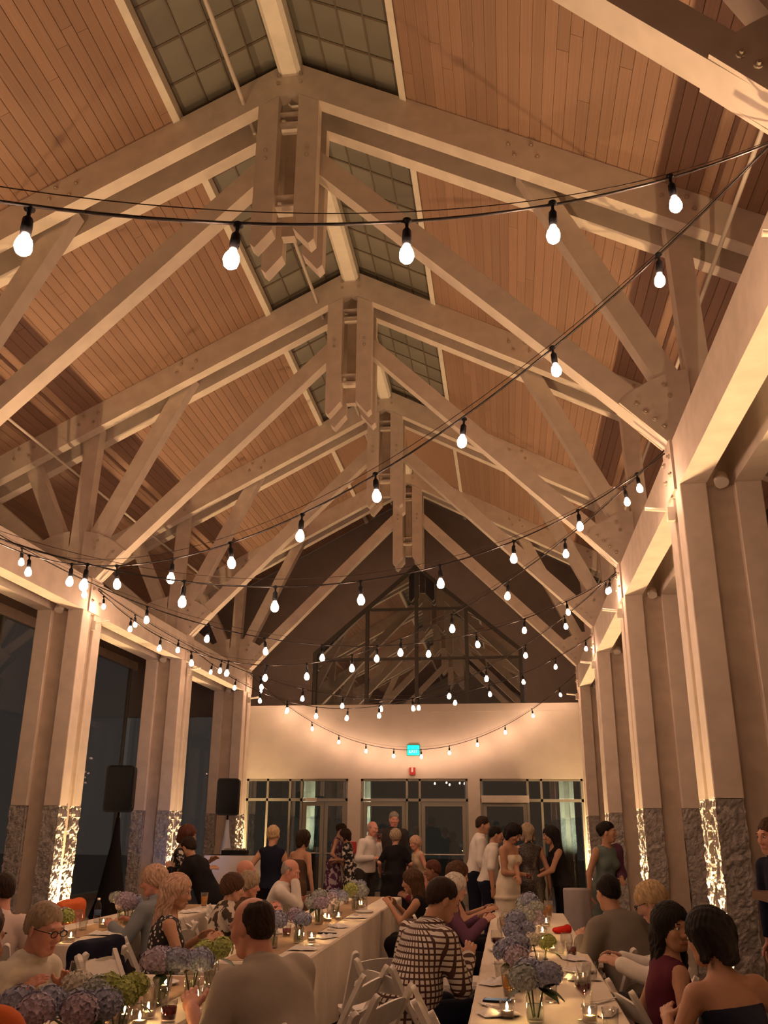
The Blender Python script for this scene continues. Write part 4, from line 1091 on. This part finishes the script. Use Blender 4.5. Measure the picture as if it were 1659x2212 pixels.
seat(-.40, 6.85, 25, 'woman with long blond hair in black dotted sleeveless dress, back turned', WP+'woman with long blond hair', H=1.66, top=1.24, fem=True, lean=10, hy=-20, skin='tan', hair=('long', 'pinkblond'), outfit=(('dress', 'dots', 'sleeveless', .3),), arms=((-.1, .33, .82), (.16, .36, .82)), h=.012)
seat(-.76, 7.95, 165, 'grey-haired guest in blue-grey shirt seated behind the blond woman', WP+'guest in blue-grey shirt', H=1.68, top=1.25, lean=10, hy=30, skin='pink', hair=('puff', 'pinkblond'), outfit=(('shirt', 'greyblue', 'long'), T_))
seat(-.50, 8.45, 30, 'older woman with brown curls in white floral blouse at middle table', WP+'older woman in white floral blouse', H=1.60, top=1.165, fem=True, lean=16, skin='fair', hair=('puff', 'brown'), outfit=(('shirt', 'wfloral', 'long'), TB))
seat(-.52, 9.05, 20, 'short-haired ash blond woman beside the floral blouse, seated with back turned', WP+'ash blond woman', H=1.60, top=1.15, fem=True, lean=16, skin='pink', hair=('puff', 'ash'), outfit=(('shirt', 'brown', 'long'), TB))
seat(-.72, 9.70, 15, 'bald red-faced man seated behind the two older women', WP+'bald red-faced man', H=1.72, top=1.25, lean=12, skin='pink', hair=None, outfit=(('shirt', 'greytan', 'long'), T_))
seat(-.48, 10.3, 5, 'bald man in white shirt resting his face on his hand', WP+'bald man resting his face on his hand', H=1.72, top=1.25, lean=20, hy=-10, hp=20, skin='pink', hair=('bald', 'grey'), outfit=(('shirt', 'white', 'long'), T_), arms=((-.16, .36, .815), (.05, .31, 1.04)))
seat(1.48, 6.12, 42, 'man in brown and white checked shirt seated with his back turned', WP+'man in checked shirt', H=1.80, top=1.285, lean=24, side=3, hy=-18, hp=20, skin='tan', hair=('short', 'dark'), outfit=(('shirt', 'check', 'long'), TN), arms=((-.18, .40, .82), (.10, .46, .83)), w=.03, h=.0105)
seat(1.50, 8.95, 12, 'white-haired guest seated beyond the checked shirt at right table', WP+'white-haired guest', H=1.62, top=1.17, fem=True, lean=14, skin='fair', hair=('puff', 'white'), outfit=(('shirt', 'plum', 'long'), TB))
seat(1.50, 10.1, 5, 'brown-haired woman seated at the far end of right table', WP+'brown-haired woman at the end of right table', H=1.68, top=1.24, fem=True, lean=8, hp=16, skin='tan', hair=('bob', 'brown'), outfit=(('shirt', 'black', 'none'), TB))
seat(1.34, 10.2, 178, 'woman with long brown hair in black sleeveless dress reaching over the table', WP+'woman with long brown hair', H=1.62, top=1.15, fem=True, lean=20, skin='tan', hair=('long', 'brown'), outfit=(('dress', 'black', 'sleeveless', .3),), arms=((.0, .45, .82), (.18, .42, .82)))
seat(1.33, 11.7, 185, 'guest in dark wine top seated at the end of middle table', WP+'guest in dark wine top', H=1.64, top=1.20, lean=8, skin='brown', hair=('short', 'auburn'), outfit=(('shirt', 'wine', 'long'), TB))
seat(3.06, 7.25, 122, 'dark-haired man in grey suit jacket seated with his back turned', WP+'man in grey suit jacket', H=1.76, top=1.26, lean=20, side=-4, hy=-8, hp=12, skin='tan', hair=('short', 'black'), outfit=(('jacket', 'suit', 'long'), T_), arms=((-.22, .36, .82), (.12, .44, .82)), h=.0115, w=.02)
seat(3.26, 6.50, 172, 'blond short-haired guest in glasses and white shirt looking down', WP+'blond guest in glasses', H=1.66, top=1.265, lean=12, hy=-8, hp=24, skin='fair', hair=('bowl', 'blond'), outfit=(('shirt', 'white', 'long'), T_), glasses=True, h=.012)
seat(2.93, 5.46, 12, 'woman with long black hair in wine dress smiling over her shoulder', WP+'woman with long black hair', H=1.64, top=1.20, fem=True, lean=10, hy=-72, hp=2, skin='olive', hair=('long', 'black'), outfit=(('dress', 'wine', 'sleeveless', .3),), arms=((-.22, .25, .66), (.2, .28, .66)), h=.0105)
seat(3.20, 4.55, 105, 'woman with black bob in strapless navy dress, bare back turned', WP+'woman in strapless navy dress', H=1.70, top=1.24, fem=True, lean=16, side=-6, hy=30, hp=10, skin='tan', hair=('bob', 'black'), outfit=(('dress', 'navy', 'strapless', .3),), arms=((-.24, .34, .78), (.46, .10, .74)), h=.0105)
seat(.52, 2.72, 80, 'guest in orange top cut off by the lower left corner', WP+'guest in orange top', H=1.76, top=1.40, lean=6, skin='tan', hair=('short', 'brown'), outfit=(('shirt', 'orange', 'elbow'), TB), arms=((-.16, .38, .83), (.20, .40, .83)))
# standing guests
person(-1.86, 11.2, 5, 'auburn-haired woman in black and white floral dress hugging the man in black', sit=False, H=1.60, top=1.585, fem=True, lean=8, hp=14, hy=8, skin='tan', hair=('bob', 'auburn'), outfit=(('dress', 'floral', 'sleeved', .35),), arms=((-.10, .40, 1.20), (.12, .42, 1.12)))
person(-1.33, 11.06, 172, 'man in black suit bending to hug the auburn-haired woman', sit=False, H=1.72, top=1.46, lean=34, hp=20, hy=-14, skin='tan', hair=('short', 'dark'), outfit=(('jacket', 'black', 'long'), TB), arms=((-.16, .50, 1.10), (.18, .52, 1.18)))
person(-.82, 11.75, 92, 'blond woman in navy sleeveless top standing with her back turned', sit=False, H=1.57, top=1.575, fem=True, lean=2, skin='tan', hair=('updo', 'blond'), outfit=(('shirt', 'navy', 'none'), TB), arms=((-.34, .10, 1.02), (.24, .16, .86)))
person(-.66, 12.45, 60, 'bare-shouldered woman behind the navy top woman', sit=False, H=1.54, top=1.52, fem=True, skin='tan', hair=('bob', 'dark'), outfit=(('dress', 'brown', 'strapless', .35),))
person(-1.2, 18.0, -5, 'woman in purple floral dress standing before the left doors', sit=False, H=1.63, top=1.63, fem=True, hp=14, skin='tan', hair=('updo', 'dark'), outfit=(('dress', 'pfloral', 'sleeveless', .35),), arms=((-.2, .14, .86), (.2, .22, .95)))
person(-.80, 17.7, 175, 'woman in dark floral dress facing the purple floral one', sit=False, H=1.52, top=1.52, fem=True, skin='olive', hair=('bob', 'dark'), outfit=(('dress', 'floral', 'sleeved', .35),), arms=((-.1, .32, 1.0), (.1, .32, .95)))
hd = person(-.19, 15.5, -35, 'bald man in white shirt standing with a drink at his mouth', sit=False, H=1.68, top=1.665, skin='pink', hair=('bald', 'grey'), outfit=(('shirt', 'white', 'long'), T_), arms=((-.10, .20, 1.34), (.12, .28, 1.12)), grip=('grip', 'relax'))
person(.06, 17.0, -72, 'tall man in charcoal suit standing by the middle door', sit=False, H=1.84, top=1.83, skin='pink', hair=('short', 'grey'), outfit=(('shirt', 'white', 'long'), ('jacket', 'charcoal', 'long'), T_))
person(.36, 15.0, 95, 'woman with short ash hair in black dress, back turned', sit=False, H=1.53, top=1.53, fem=True, w=.05, skin='fair', hair=('puff', 'ash'), outfit=(('dress', 'black', 'sleeved', .3),), arms=((-.24, .16, .92), (.22, .22, .95)))
person(.70, 15.9, 215, 'small guest in beige dress beside the woman in black', sit=False, H=1.44, top=1.42, fem=True, skin='pink', hair=('puff', 'pinkblond'), outfit=(('dress', 'beige', 'sleeveless', .35),))
person(1.63, 14.0, 12, 'dark-haired man in white shirt standing tall behind the bride', sit=False, H=1.74, top=1.735, hy=-12, hp=10, skin='olive', hair=('short', 'dark'), outfit=(('shirt', 'white', 'elbow'), TN), arms=((-.25, .06, .82), (.24, .10, .86)))
person(1.84, 13.2, 5, 'shorter man in white shirt beside the bride', sit=False, H=1.60, top=1.60, hp=10, skin='tan', hair=('short', 'black'), outfit=(('shirt', 'white', 'short'), TN))
bh = person(2.13, 12.0, -28, 'bride in strapless ivory gown bending her head over a drink', sit=False, H=1.68, top=1.655, fem=True, lean=4, hp=34, hy=-10, skin='tan', hair=('bob', 'black'), outfit=(('dress', 'ivory', 'strapless', 'mermaid'),), arms=((.34, .34, .92), (.02, .24, 1.06)), grip=('relax', 'grip'), h=.012)
person(2.44, 12.9, 100, 'woman in dark sequin dress standing behind the bride', sit=False, H=1.64, top=1.63, fem=True, skin='tan', hair=('bob', 'ash'), outfit=(('dress', 'sequin', 'sleeveless', .2),))
person(2.86, 13.05, 195, 'dark-haired woman in black sleeveless top reaching toward the bride', sit=False, H=1.61, top=1.60, fem=True, hp=8, skin='tan', hair=('long', 'black'), outfit=(('shirt', 'black', 'none'), TB), arms=((-.10, .40, .98), (.10, .38, 1.0)))
person(3.24, 11.5, -55, 'woman in grey-teal gown looking aside by the right columns', sit=False, H=1.66, top=1.655, fem=True, hy=38, hp=0, skin='tan', hair=('updo', 'black'), outfit=(('dress', 'teal', 'vneck', .12), ('shawl', 'plum')), arms=((-.06, .26, 1.05), (.27, .06, .84)), h=.012)
person(4.14, 7.02, 205, 'brown-haired man at the right edge behind the wooden lectern', sit=False, H=1.68, top=1.665, skin='pink', hair=('short', 'brown'), outfit=(('shirt', 'navy', 'long'), T_), h=.013)
def held_glass(p, label, full=True):
    t = thing('held_glass', label, 'glass', tuple(p), 0); b = inst(me_short, 'tumbler', t, (0, 0, -.045)); inst(me_cran, 'drink', t, (0, 0, -.045))
held_glass(hd[-1]+np.array((.02, -.05, .03)), 'glass raised by the bald man in white shirt')
held_glass(bh[1]+np.array((-.02, -.07, .0)), 'dark drink held by the bride')

# ---------------------------------------------------------------- empty chairs
for x, y, f, lab in (
    (1.20, 6.75, 118, 'empty white folding chair turned broadside beside the middle table'),
    (1.14, 5.75, 168, 'empty white folding chair right behind the big man in grey'),
    (1.34, 5.16, 160, 'empty white folding chair nearest to the big man in grey'),
    (1.12, 7.75, 178, 'empty white folding chair tucked at the middle table behind the broadside one'),
    (1.12, 8.60, 182, 'empty white folding chair at the middle table before the reaching woman'),
    (1.92, 5.02, 6, 'empty white folding chair at the bottom before the checked shirt'),
    (2.06, 4.36, 4, 'empty white folding chair at the bottom edge by right table'),
    (1.80, 7.95, 5, 'empty white folding chair between checked shirt and white-haired guest'),
    (2.96, 5.98, 176, 'empty white folding chair leaning by the long black hair'),
    (2.98, 9.30, 182, 'empty lit white folding chair beyond the grey suit, nearer of two'),
    (2.98, 10.0, 178, 'empty lit white folding chair beyond the grey suit, farther of two'),
    (-.48, 5.60, 12, 'empty white folding chair beside the man in glasses'),
    (-.30, 6.12, -10, 'empty white folding chair before the blond woman'),
    (-.75, 6.32, 165, 'white folding chair under the draped navy jacket'),
    (-2.06, 8.6, 2, 'empty white folding chair at far side of left table, first'),
    (-2.06, 9.25, -2, 'white folding chair with the orange jacket at left table'),
    (-.72, 8.9, 178, 'empty white folding chair between left and middle tables')):
    chair(x, y, f, lab)
def jacket_on_chair(x, y, face, m, label):
    S = Sdf(); S.ec((0, -.16, .86), (0, -.26, .38), (.21, .06), (.26, .09), k=.05)
    for q in (-1, 1): S.c((q*.19, -.16, .80), (q*.25, -.24, .42), .06, .05, k=.04)
    S.c((-.18, -.18, .84), (.18, -.18, .84), .055, k=.05)
    V, Q = S.mesh(.015, noise=.009, nf=24, seed=x); o = inst(np_mesh('draped_jacket', V, Q, [FAB[m]]), 'draped_jacket', None, (x, y, 0), (0, 0, R(face-90))); tag(o, label, 'jacket')
jacket_on_chair(-.75, 6.32, 165, 'navy', 'navy jacket draped over a chair back between the left tables')
jacket_on_chair(-2.06, 9.25, -2, 'orange', 'orange jacket draped over a chair by the left table')

# ---------------------------------------------------------------- things on the tables
bouquet(2.27, 4.72, ['blue', 'pale', 'blue'], 'blue hydrangeas with dark leaves in jar at near end of right table', 1, 3, sc=1.15)
bouquet(2.20, 5.55, ['lilac', 'blue', 'lilac', 'blue'], 'lilac and blue hydrangeas on right table beside the tall beer', 2, 2, sc=1.1)
bouquet(2.20, 6.75, ['blue', 'blue', 'lilac', 'blue'], 'deep blue hydrangeas on right table by the checked sleeve', 3, 2, sc=1.1)
bouquet(2.33, 8.7, ['pale', 'white', 'pale', 'blue'], 'pale hydrangeas on right table before the bride', 4, 1, sc=1.25)
bouquet(2.34, 6.05, ['white', 'green'], 'white and green blooms in jar on right table behind the blue ones', 5, 2, sc=.8)
bouquet(2.30, 7.75, ['pale', 'lilac', 'pale'], 'pale lilac hydrangeas halfway down the right table', 6, 1, sc=1.1)
for x, y, l in ((2.14, 4.80, 'lit votive candle beside near end bouquet on right table'), (2.42, 5.98, 'lit votive candle right of the white blooms on right table'), (2.46, 7.2, 'lit votive candle by the stemless glasses on right table'), (2.40, 7.5, 'lit votive candle halfway down the right table'), (2.48, 9.0, 'lit votive candle at far part of right table'), (2.52, 4.75, 'lit votive candle behind the near red wine glass'), (2.36, 5.25, 'lit votive candle between the two near bouquets'), (2.42, 8.2, 'lit votive candle before the pale hydrangeas')): candle(x, y, l)
wine(2.50, 4.80, 'red wine glass at near right of right table'); wine(2.07, 6.55, 'red wine glass under the checked sleeve'); wine(2.10, 7.35, 'empty wine glass left of deep blue hydrangeas', False); wine(2.56, 5.15, 'empty wine glass on right table beside the grey suit', False); wine(2.52, 6.45, 'empty wine glass before the grey suit sleeve', False); wine(2.12, 7.9, 'empty wine glass beyond the checked shirt', False)
pint(2.15, 5.30, 'tall beer beside lilac hydrangeas on right table'); pint(2.56, 5.55, 'empty tall tumbler at right edge of right table', False); pint(2.54, 9.9, 'amber beer at far end of right table'); pint(2.10, 8.5, 'half beer by the white-haired guest'); pint(2.48, 9.6, 'second amber beer at far end of right table')
short(2.10, 5.95, 'empty short tumbler by the checked elbow'); short(2.16, 6.15, 'second empty short tumbler by the checked elbow'); short(2.58, 7.0, 'short tumbler before the grey suit', True); short(2.50, 7.05, 'clear short tumbler before the grey suit'); short(2.6, 4.6, 'clear short tumbler at near right corner of right table')
phone(2.09, 5.22, 'phone with pale blue screen lying on right table', R(82), emit('phone_screen', (.10, .20, .28), .35))
napkin(2.10, 4.86, 'crumpled napkin at near left of right table', 0, .4); napkin(2.60, 4.98, 'crumpled napkin by the near red wine', 1, 1.2); napkin(2.08, 5.75, 'crumpled napkin below the checked elbow', 2, .8); napkin(2.58, 6.85, 'crumpled napkin before the grey suit', 0, 2.0); napkin(2.58, 6.0, 'crumpled napkin right of the white blooms', 1, .2)
cutlery(2.04, 5.05, .5, 'at near left of right table'); cutlery(2.62, 5.3, 2.4, 'at right edge of right table'); cutlery(2.05, 5.9, .3, 'by the checked elbow'); plate(2.58, 6.3, 'white plate at right edge of right table'); plate(2.09, 7.2, 'white plate beyond the checked sleeve')
S = Sdf(); S.e((0, 0, .025), (.075, .045, .028)); S.e((.07, .01, .03), (.03, .03, .032)); V, Q = S.mesh(.008, noise=.006, nf=60); o = inst(np_mesh('red_cloth_bow', V, Q, [cloth_m('red', (.50, .02, .015))]), 'red_cloth_bow', None, (2.58, 8.45, TT+.003), (0, 0, .3)); tag(o, 'red cloth bow lying on right table', 'cloth')
# middle table
bouquet(.42, 7.05, ['blue', 'lilac', 'blue'], 'blue hydrangeas on middle table behind the big man', 11, 1, sc=1.1)
bouquet(.55, 7.35, ['lilac', 'blue'], 'small lilac bunch on middle table beside the blue one', 12, 1)
bouquet(.42, 8.75, ['lilac', 'pale', 'lilac', 'pale'], 'lilac hydrangeas halfway down the middle table', 13, 1, sc=1.15)
bouquet(.46, 9.35, ['blue', 'lilac', 'blue'], 'blue lilac hydrangeas beyond the halfway lilac bunch', 14, 1, sc=1.1)
bouquet(.52, 10.2, ['pale', 'green', 'pale'], 'pale green hydrangeas at far part of middle table', 15, 2, sc=1.3)
bouquet(.36, 11.3, ['blue', 'pale'], 'small blue bunch at the end of middle table', 16, 1)
for x, y, l in ((.50, 7.60, 'lit votive candle by blue hydrangeas on middle table'), (.63, 7.45, 'lit votive candle at right of blue hydrangeas on middle table'), (.47, 8.97, 'lit votive candle under the lilac hydrangeas'), (.53, 9.15, 'second lit votive candle under the lilac hydrangeas'), (.42, 9.05, 'third lit votive candle under the lilac hydrangeas'), (.53, 10.55, 'lit votive candle by pale green hydrangeas'), (.40, 11.6, 'lit votive candle at the end of middle table')): candle(x, y, l)
wine(.30, 7.3, 'red wine glass left of the blue hydrangeas on middle table'); wine(.62, 8.3, 'empty wine glass on middle table by napkins', False); wine(.25, 8.2, 'empty wine glass before the older women', False); wine(.22, 9.3, 'red wine glass before the bald red-faced man'); wine(.6, 9.7, 'empty wine glass past the lilac hydrangeas', False)
short(.36, 7.75, 'short tumbler of red drink on middle table', True); short(.6, 10.3, 'short tumbler at far part of middle table'); short(.2, 10.6, 'short tumbler before the white-shirted man'); pint(.28, 11.0, 'beer near the end of middle table')
for x, y, k, l in ((.66, 7.0, 0, 'napkin at near right edge of middle table'), (.68, 7.75, 1, 'napkin at right of the candles on middle table'), (.64, 8.55, 2, 'large napkin past the phone on middle table'), (.66, 9.4, 0, 'napkin at right of lilac hydrangeas'), (.20, 7.9, 1, 'napkin before the floral blouse'), (.18, 8.9, 2, 'napkin before the ash blond woman')): napkin(x, y, l, k, k*1.1)
phone(.64, 8.02, 'dark phone lying at right side of middle table', R(70), M['black']); cutlery(.70, 7.25, 1.3, 'at near right edge of middle table'); cutlery(.68, 9.05, 1.5, 'at right of lilac hydrangeas'); plate(.16, 7.3, 'white plate on middle table before the long blond hair'); plate(.65, 10.0, 'white plate at far right of middle table')
# nearest table
bouquet(.34, 3.66, ['blue', 'lilac', 'blue'], 'lavender blue hydrangeas in the bottom left corner', 21, 2, sc=1.15)
bouquet(.53, 3.72, ['blue', 'lilac', 'blue'], 'blue grey hydrangeas at the bottom edge of nearest table', 22, 2, sc=1.1)
bouquet(.40, 4.05, ['white', 'pale', 'peach'], 'white hydrangeas with a peach bloom on nearest table', 23, 1, sc=1.05)
bouquet(.53, 4.04, ['green', 'green', 'green'], 'lime green hydrangeas on nearest table', 24, 3, sc=1.0)
bouquet(.42, 4.82, ['lilac', 'lilac', 'blue'], 'lilac hydrangeas on nearest table before the big man', 25, 1, sc=1.1)
bouquet(.50, 5.05, ['blue', 'blue', 'lilac'], 'periwinkle hydrangeas on nearest table by the big man', 26, 1, sc=1.1)
bouquet(.50, 5.38, ['green', 'green'], 'lime green bunch at far end of nearest table', 27, 2, sc=1.1)
for x, y, l in ((.48, 4.50, 'bright votive candle in the middle of nearest table'), (.60, 4.85, 'lit votive candle by the big man\'s elbow'), (.40, 4.42, 'lit votive candle left of the bright one on nearest table'), (.30, 5.2, 'lit votive candle at far left of nearest table'), (.52, 4.3, 'lit votive candle before the lime green hydrangeas')): candle(x, y, l)
short(.60, 4.45, 'plastic cup of cranberry drink on nearest table', True); short(.36, 4.58, 'clear tumbler by the bright candle'); short(.08, 5.0, 'clear tumbler before the man in glasses'); short(.20, 5.05, 'second clear tumbler before the man in glasses'); wine(.46, 5.52, 'red wine glass at far end of nearest table'); wine(.02, 4.7, 'empty wine glass before the man in glasses', False); pint(.44, 4.62, 'empty tall tumbler behind the bright candle', False); pint(.55, 5.2, 'empty tall tumbler by periwinkle hydrangeas', False)
napkin(.10, 4.5, 'napkin before the man in glasses', 1, .3); napkin(.56, 5.55, 'napkin at far end of nearest table', 2, 1.0); cutlery(.08, 4.75, 2.0, 'before the man in glasses'); plate(.2, 5.4, 'white plate at far left of nearest table')
# left table
bouquet(-1.30, 7.15, ['green', 'lilac', 'white'], 'yellow-green and lilac hydrangeas at near end of left table', 31, 1, sc=1.05)
bouquet(-1.45, 8.7, ['lilac', 'pale', 'lilac'], 'lilac hydrangeas halfway down the left table', 32, 1, sc=1.15)
bouquet(-1.20, 8.25, ['lilac', 'blue', 'lilac'], 'blue lilac hydrangeas on left table by the water bottle', 33, 1, sc=1.1)
for x, y, l in ((-1.18, 7.12, 'lit votive candle at near end of left table'), (-1.30, 8.40, 'lit votive candle under lilac hydrangeas on left table'), (-1.36, 8.1, 'lit votive candle beside napkins on left table'), (-1.25, 8.55, 'lit votive candle right of the lilac hydrangeas on left table'), (-1.40, 9.7, 'lit votive candle at far part of left table')): candle(x, y, l)
bottle(-1.60, 8.5, 'small water bottle on left table at left of candles'); bottle(-1.35, 9.05, 'small water bottle on left table behind lilac hydrangeas'); pint(-1.15, 10.2, 'beer at far end of left table'); wine(-1.25, 7.35, 'empty wine glass at near end of left table', False); short(-1.45, 7.9, 'clear tumbler on left table')
for x, y, k, l in ((-1.15, 7.6, 0, 'napkin at near right of left table'), (-1.10, 9.6, 1, 'white folded napkin near far end of left table'), (-1.6, 7.8, 2, 'napkin at left side of left table')): napkin(x, y, l, k, k)
cutlery(-1.12, 7.9, .5, 'on right side of left table'); plate(-1.55, 9.4, 'white plate on left table')

# ---------------------------------------------------------------- loudspeakers, DJ booth, cocktail table, lectern
def speaker(x, y, rz, label, scrim, slabel):
    t = thing('loudspeaker', label, 'loudspeaker', (x, y, 1.78), rz, 'loudspeakers on stands')
    def rr(w_, z0, z1, c): return [(sx_*(w_-c)+c*math.cos(a), (z1-c if sz_ > 0 else z0+c)+c*math.sin(a)) for sx_, sz_, a0 in ((1, -1, -90), (1, 1, 0), (-1, 1, 90), (-1, -1, 180)) for a in (R(a0), R(a0+30), R(a0+60), R(a0+90))]
    b = MB(); b.prism(rr(.215, 0, .68, .06), -.16, .02); b.prism(rr(.17, .02, .66, .05), .02, .18); b.build('cabinet', M['black'], t)
    MB().prism(rr(.195, .025, .655, .05), -.172, -.161).build('grille', mat('speaker_grille', (.008, .008, .010), .9, spec=.05), t)
    u = thing('speaker_stand', slabel, 'speaker stand', (x, y, 0), rz, 'tripod speaker stands')
    MB().cyl((0, 0, 0.3), (0, 0, 1.78), .018, n=10).build('pole', M['black'], u)
    for k in range(3):
        a = k*2.094+.5; MB().cyl((0, 0, .75), (.42*math.cos(a), .42*math.sin(a), .02), .012, n=8).build('leg', M['black'], u)
    b = MB(); b.lathe([(.03, 1.70), (.06, 1.4), (.20, .6), (.40, .02)], 18); b.build('scrim', scrim, u)
speaker(-3.70, 13.6, R(12), 'black loudspeaker on stand between the two nearer left columns', FAB['black'], 'black draped tripod stand under the nearer loudspeaker')
speaker(-3.22, 17.6, R(8), 'dark blue-lit loudspeaker before the farthest left column', mat('pale_scrim', (.55, .58, .68), .8), 'pale draped stand under the farther loudspeaker')
t = thing('dj_booth', 'pale fronted DJ table with equipment at the far left', 'DJ booth', (-2.62, 16.6, 0), R(6))
MB().box(-.6, .6, -.30, -.27, 0, 1.10).build('front_panel', M['plaster'], t); MB().box(-.6, .6, -.28, .35, 1.06, 1.10).build('top', M['black'], t)
for x in (-.55, .55): MB().box(x-.02, x+.02, .28, .32, 0, 1.06).build('leg', M['steel'], t)
t2 = thing('dj_mixer', 'black mixer with knobs on the DJ table', 'mixer', (-2.75, 16.65, 1.10), R(6))
MB().box(-.22, .22, -.15, .15, 0, .08).build('case', M['black'], t2)
kn_ = MB().cyl((0, 0, .08), (0, 0, .11), .016, n=8).mesh('knob', M['steel'])
for i in range(5):
    for j in range(3): inst(kn_, 'knob', t2, (-.16+.08*i, -.1+.1*j, 0))
# blue wash from the DJ's lamp behind the column
u = thing('dj_lamp', 'blue stage lamp on floor beside the DJ table', 'stage lamp', (-3.2, 15.0, 0))
inst(hous_me, 'housing', u)
ld = bpy.data.lights.new('lamp_beam', 'SPOT'); ld.energy = 22; ld.color = (.35, .5, 1.0); ld.spot_size = R(80); ld.spot_blend = .8; ld.shadow_soft_size = .04
lo = bpy.data.objects.new('lamp_beam', ld); link(lo, u); lo.location = (0, 0, .15); lo.rotation_euler = (R(180-38), 0, R(12))
t = thing('cocktail_table', 'slim pedestal table in grey cloth beside the grey-teal gown', 'cocktail table', (2.90, 11.0, 0))
MB().lathe([(.145, .93), (.145, .96), (0, .96)], 24).build('top', M['wood_dark'], t); 
b = MB(); n = 32; v = []; f = []
for j, (r_, z) in enumerate(((.15, .965), (.155, .95), (.15, .8), (.15, .5), (.16, .2), (.18, .01))):
    v += [((r_+.008*math.sin(k*2*math.pi/n*8)*(j > 1))*math.cos(2*math.pi*k/n), (r_+.008*math.sin(k*2*math.pi/n*8)*(j > 1))*math.sin(2*math.pi*k/n), z) for k in range(n)]
for j in range(5):
    for k in range(n): f.append((j*n+k, (j+1)*n+k, (j+1)*n+(k+1) % n, j*n+(k+1) % n))
f.append(tuple(range(n))); b._add(v, f, True); b.build('cloth', cloth_m('grey_cloth', (.36, .32, .32)), t)
t = thing('lectern', 'wooden counter ledge at the right edge below the standing man', 'lectern', (4.24, 6.62, 0))
MB().box(-.44, .5, -.22, .22, 1.17, 1.22).build('top', M['wood_dark'], t); MB().box(-.36, .44, -.16, .16, 0, 1.17).build('body', M['wood_dark'], t); MB().box(-.38, .46, -.18, .18, 0, .10).build('plinth', M['wood_dark'], t)
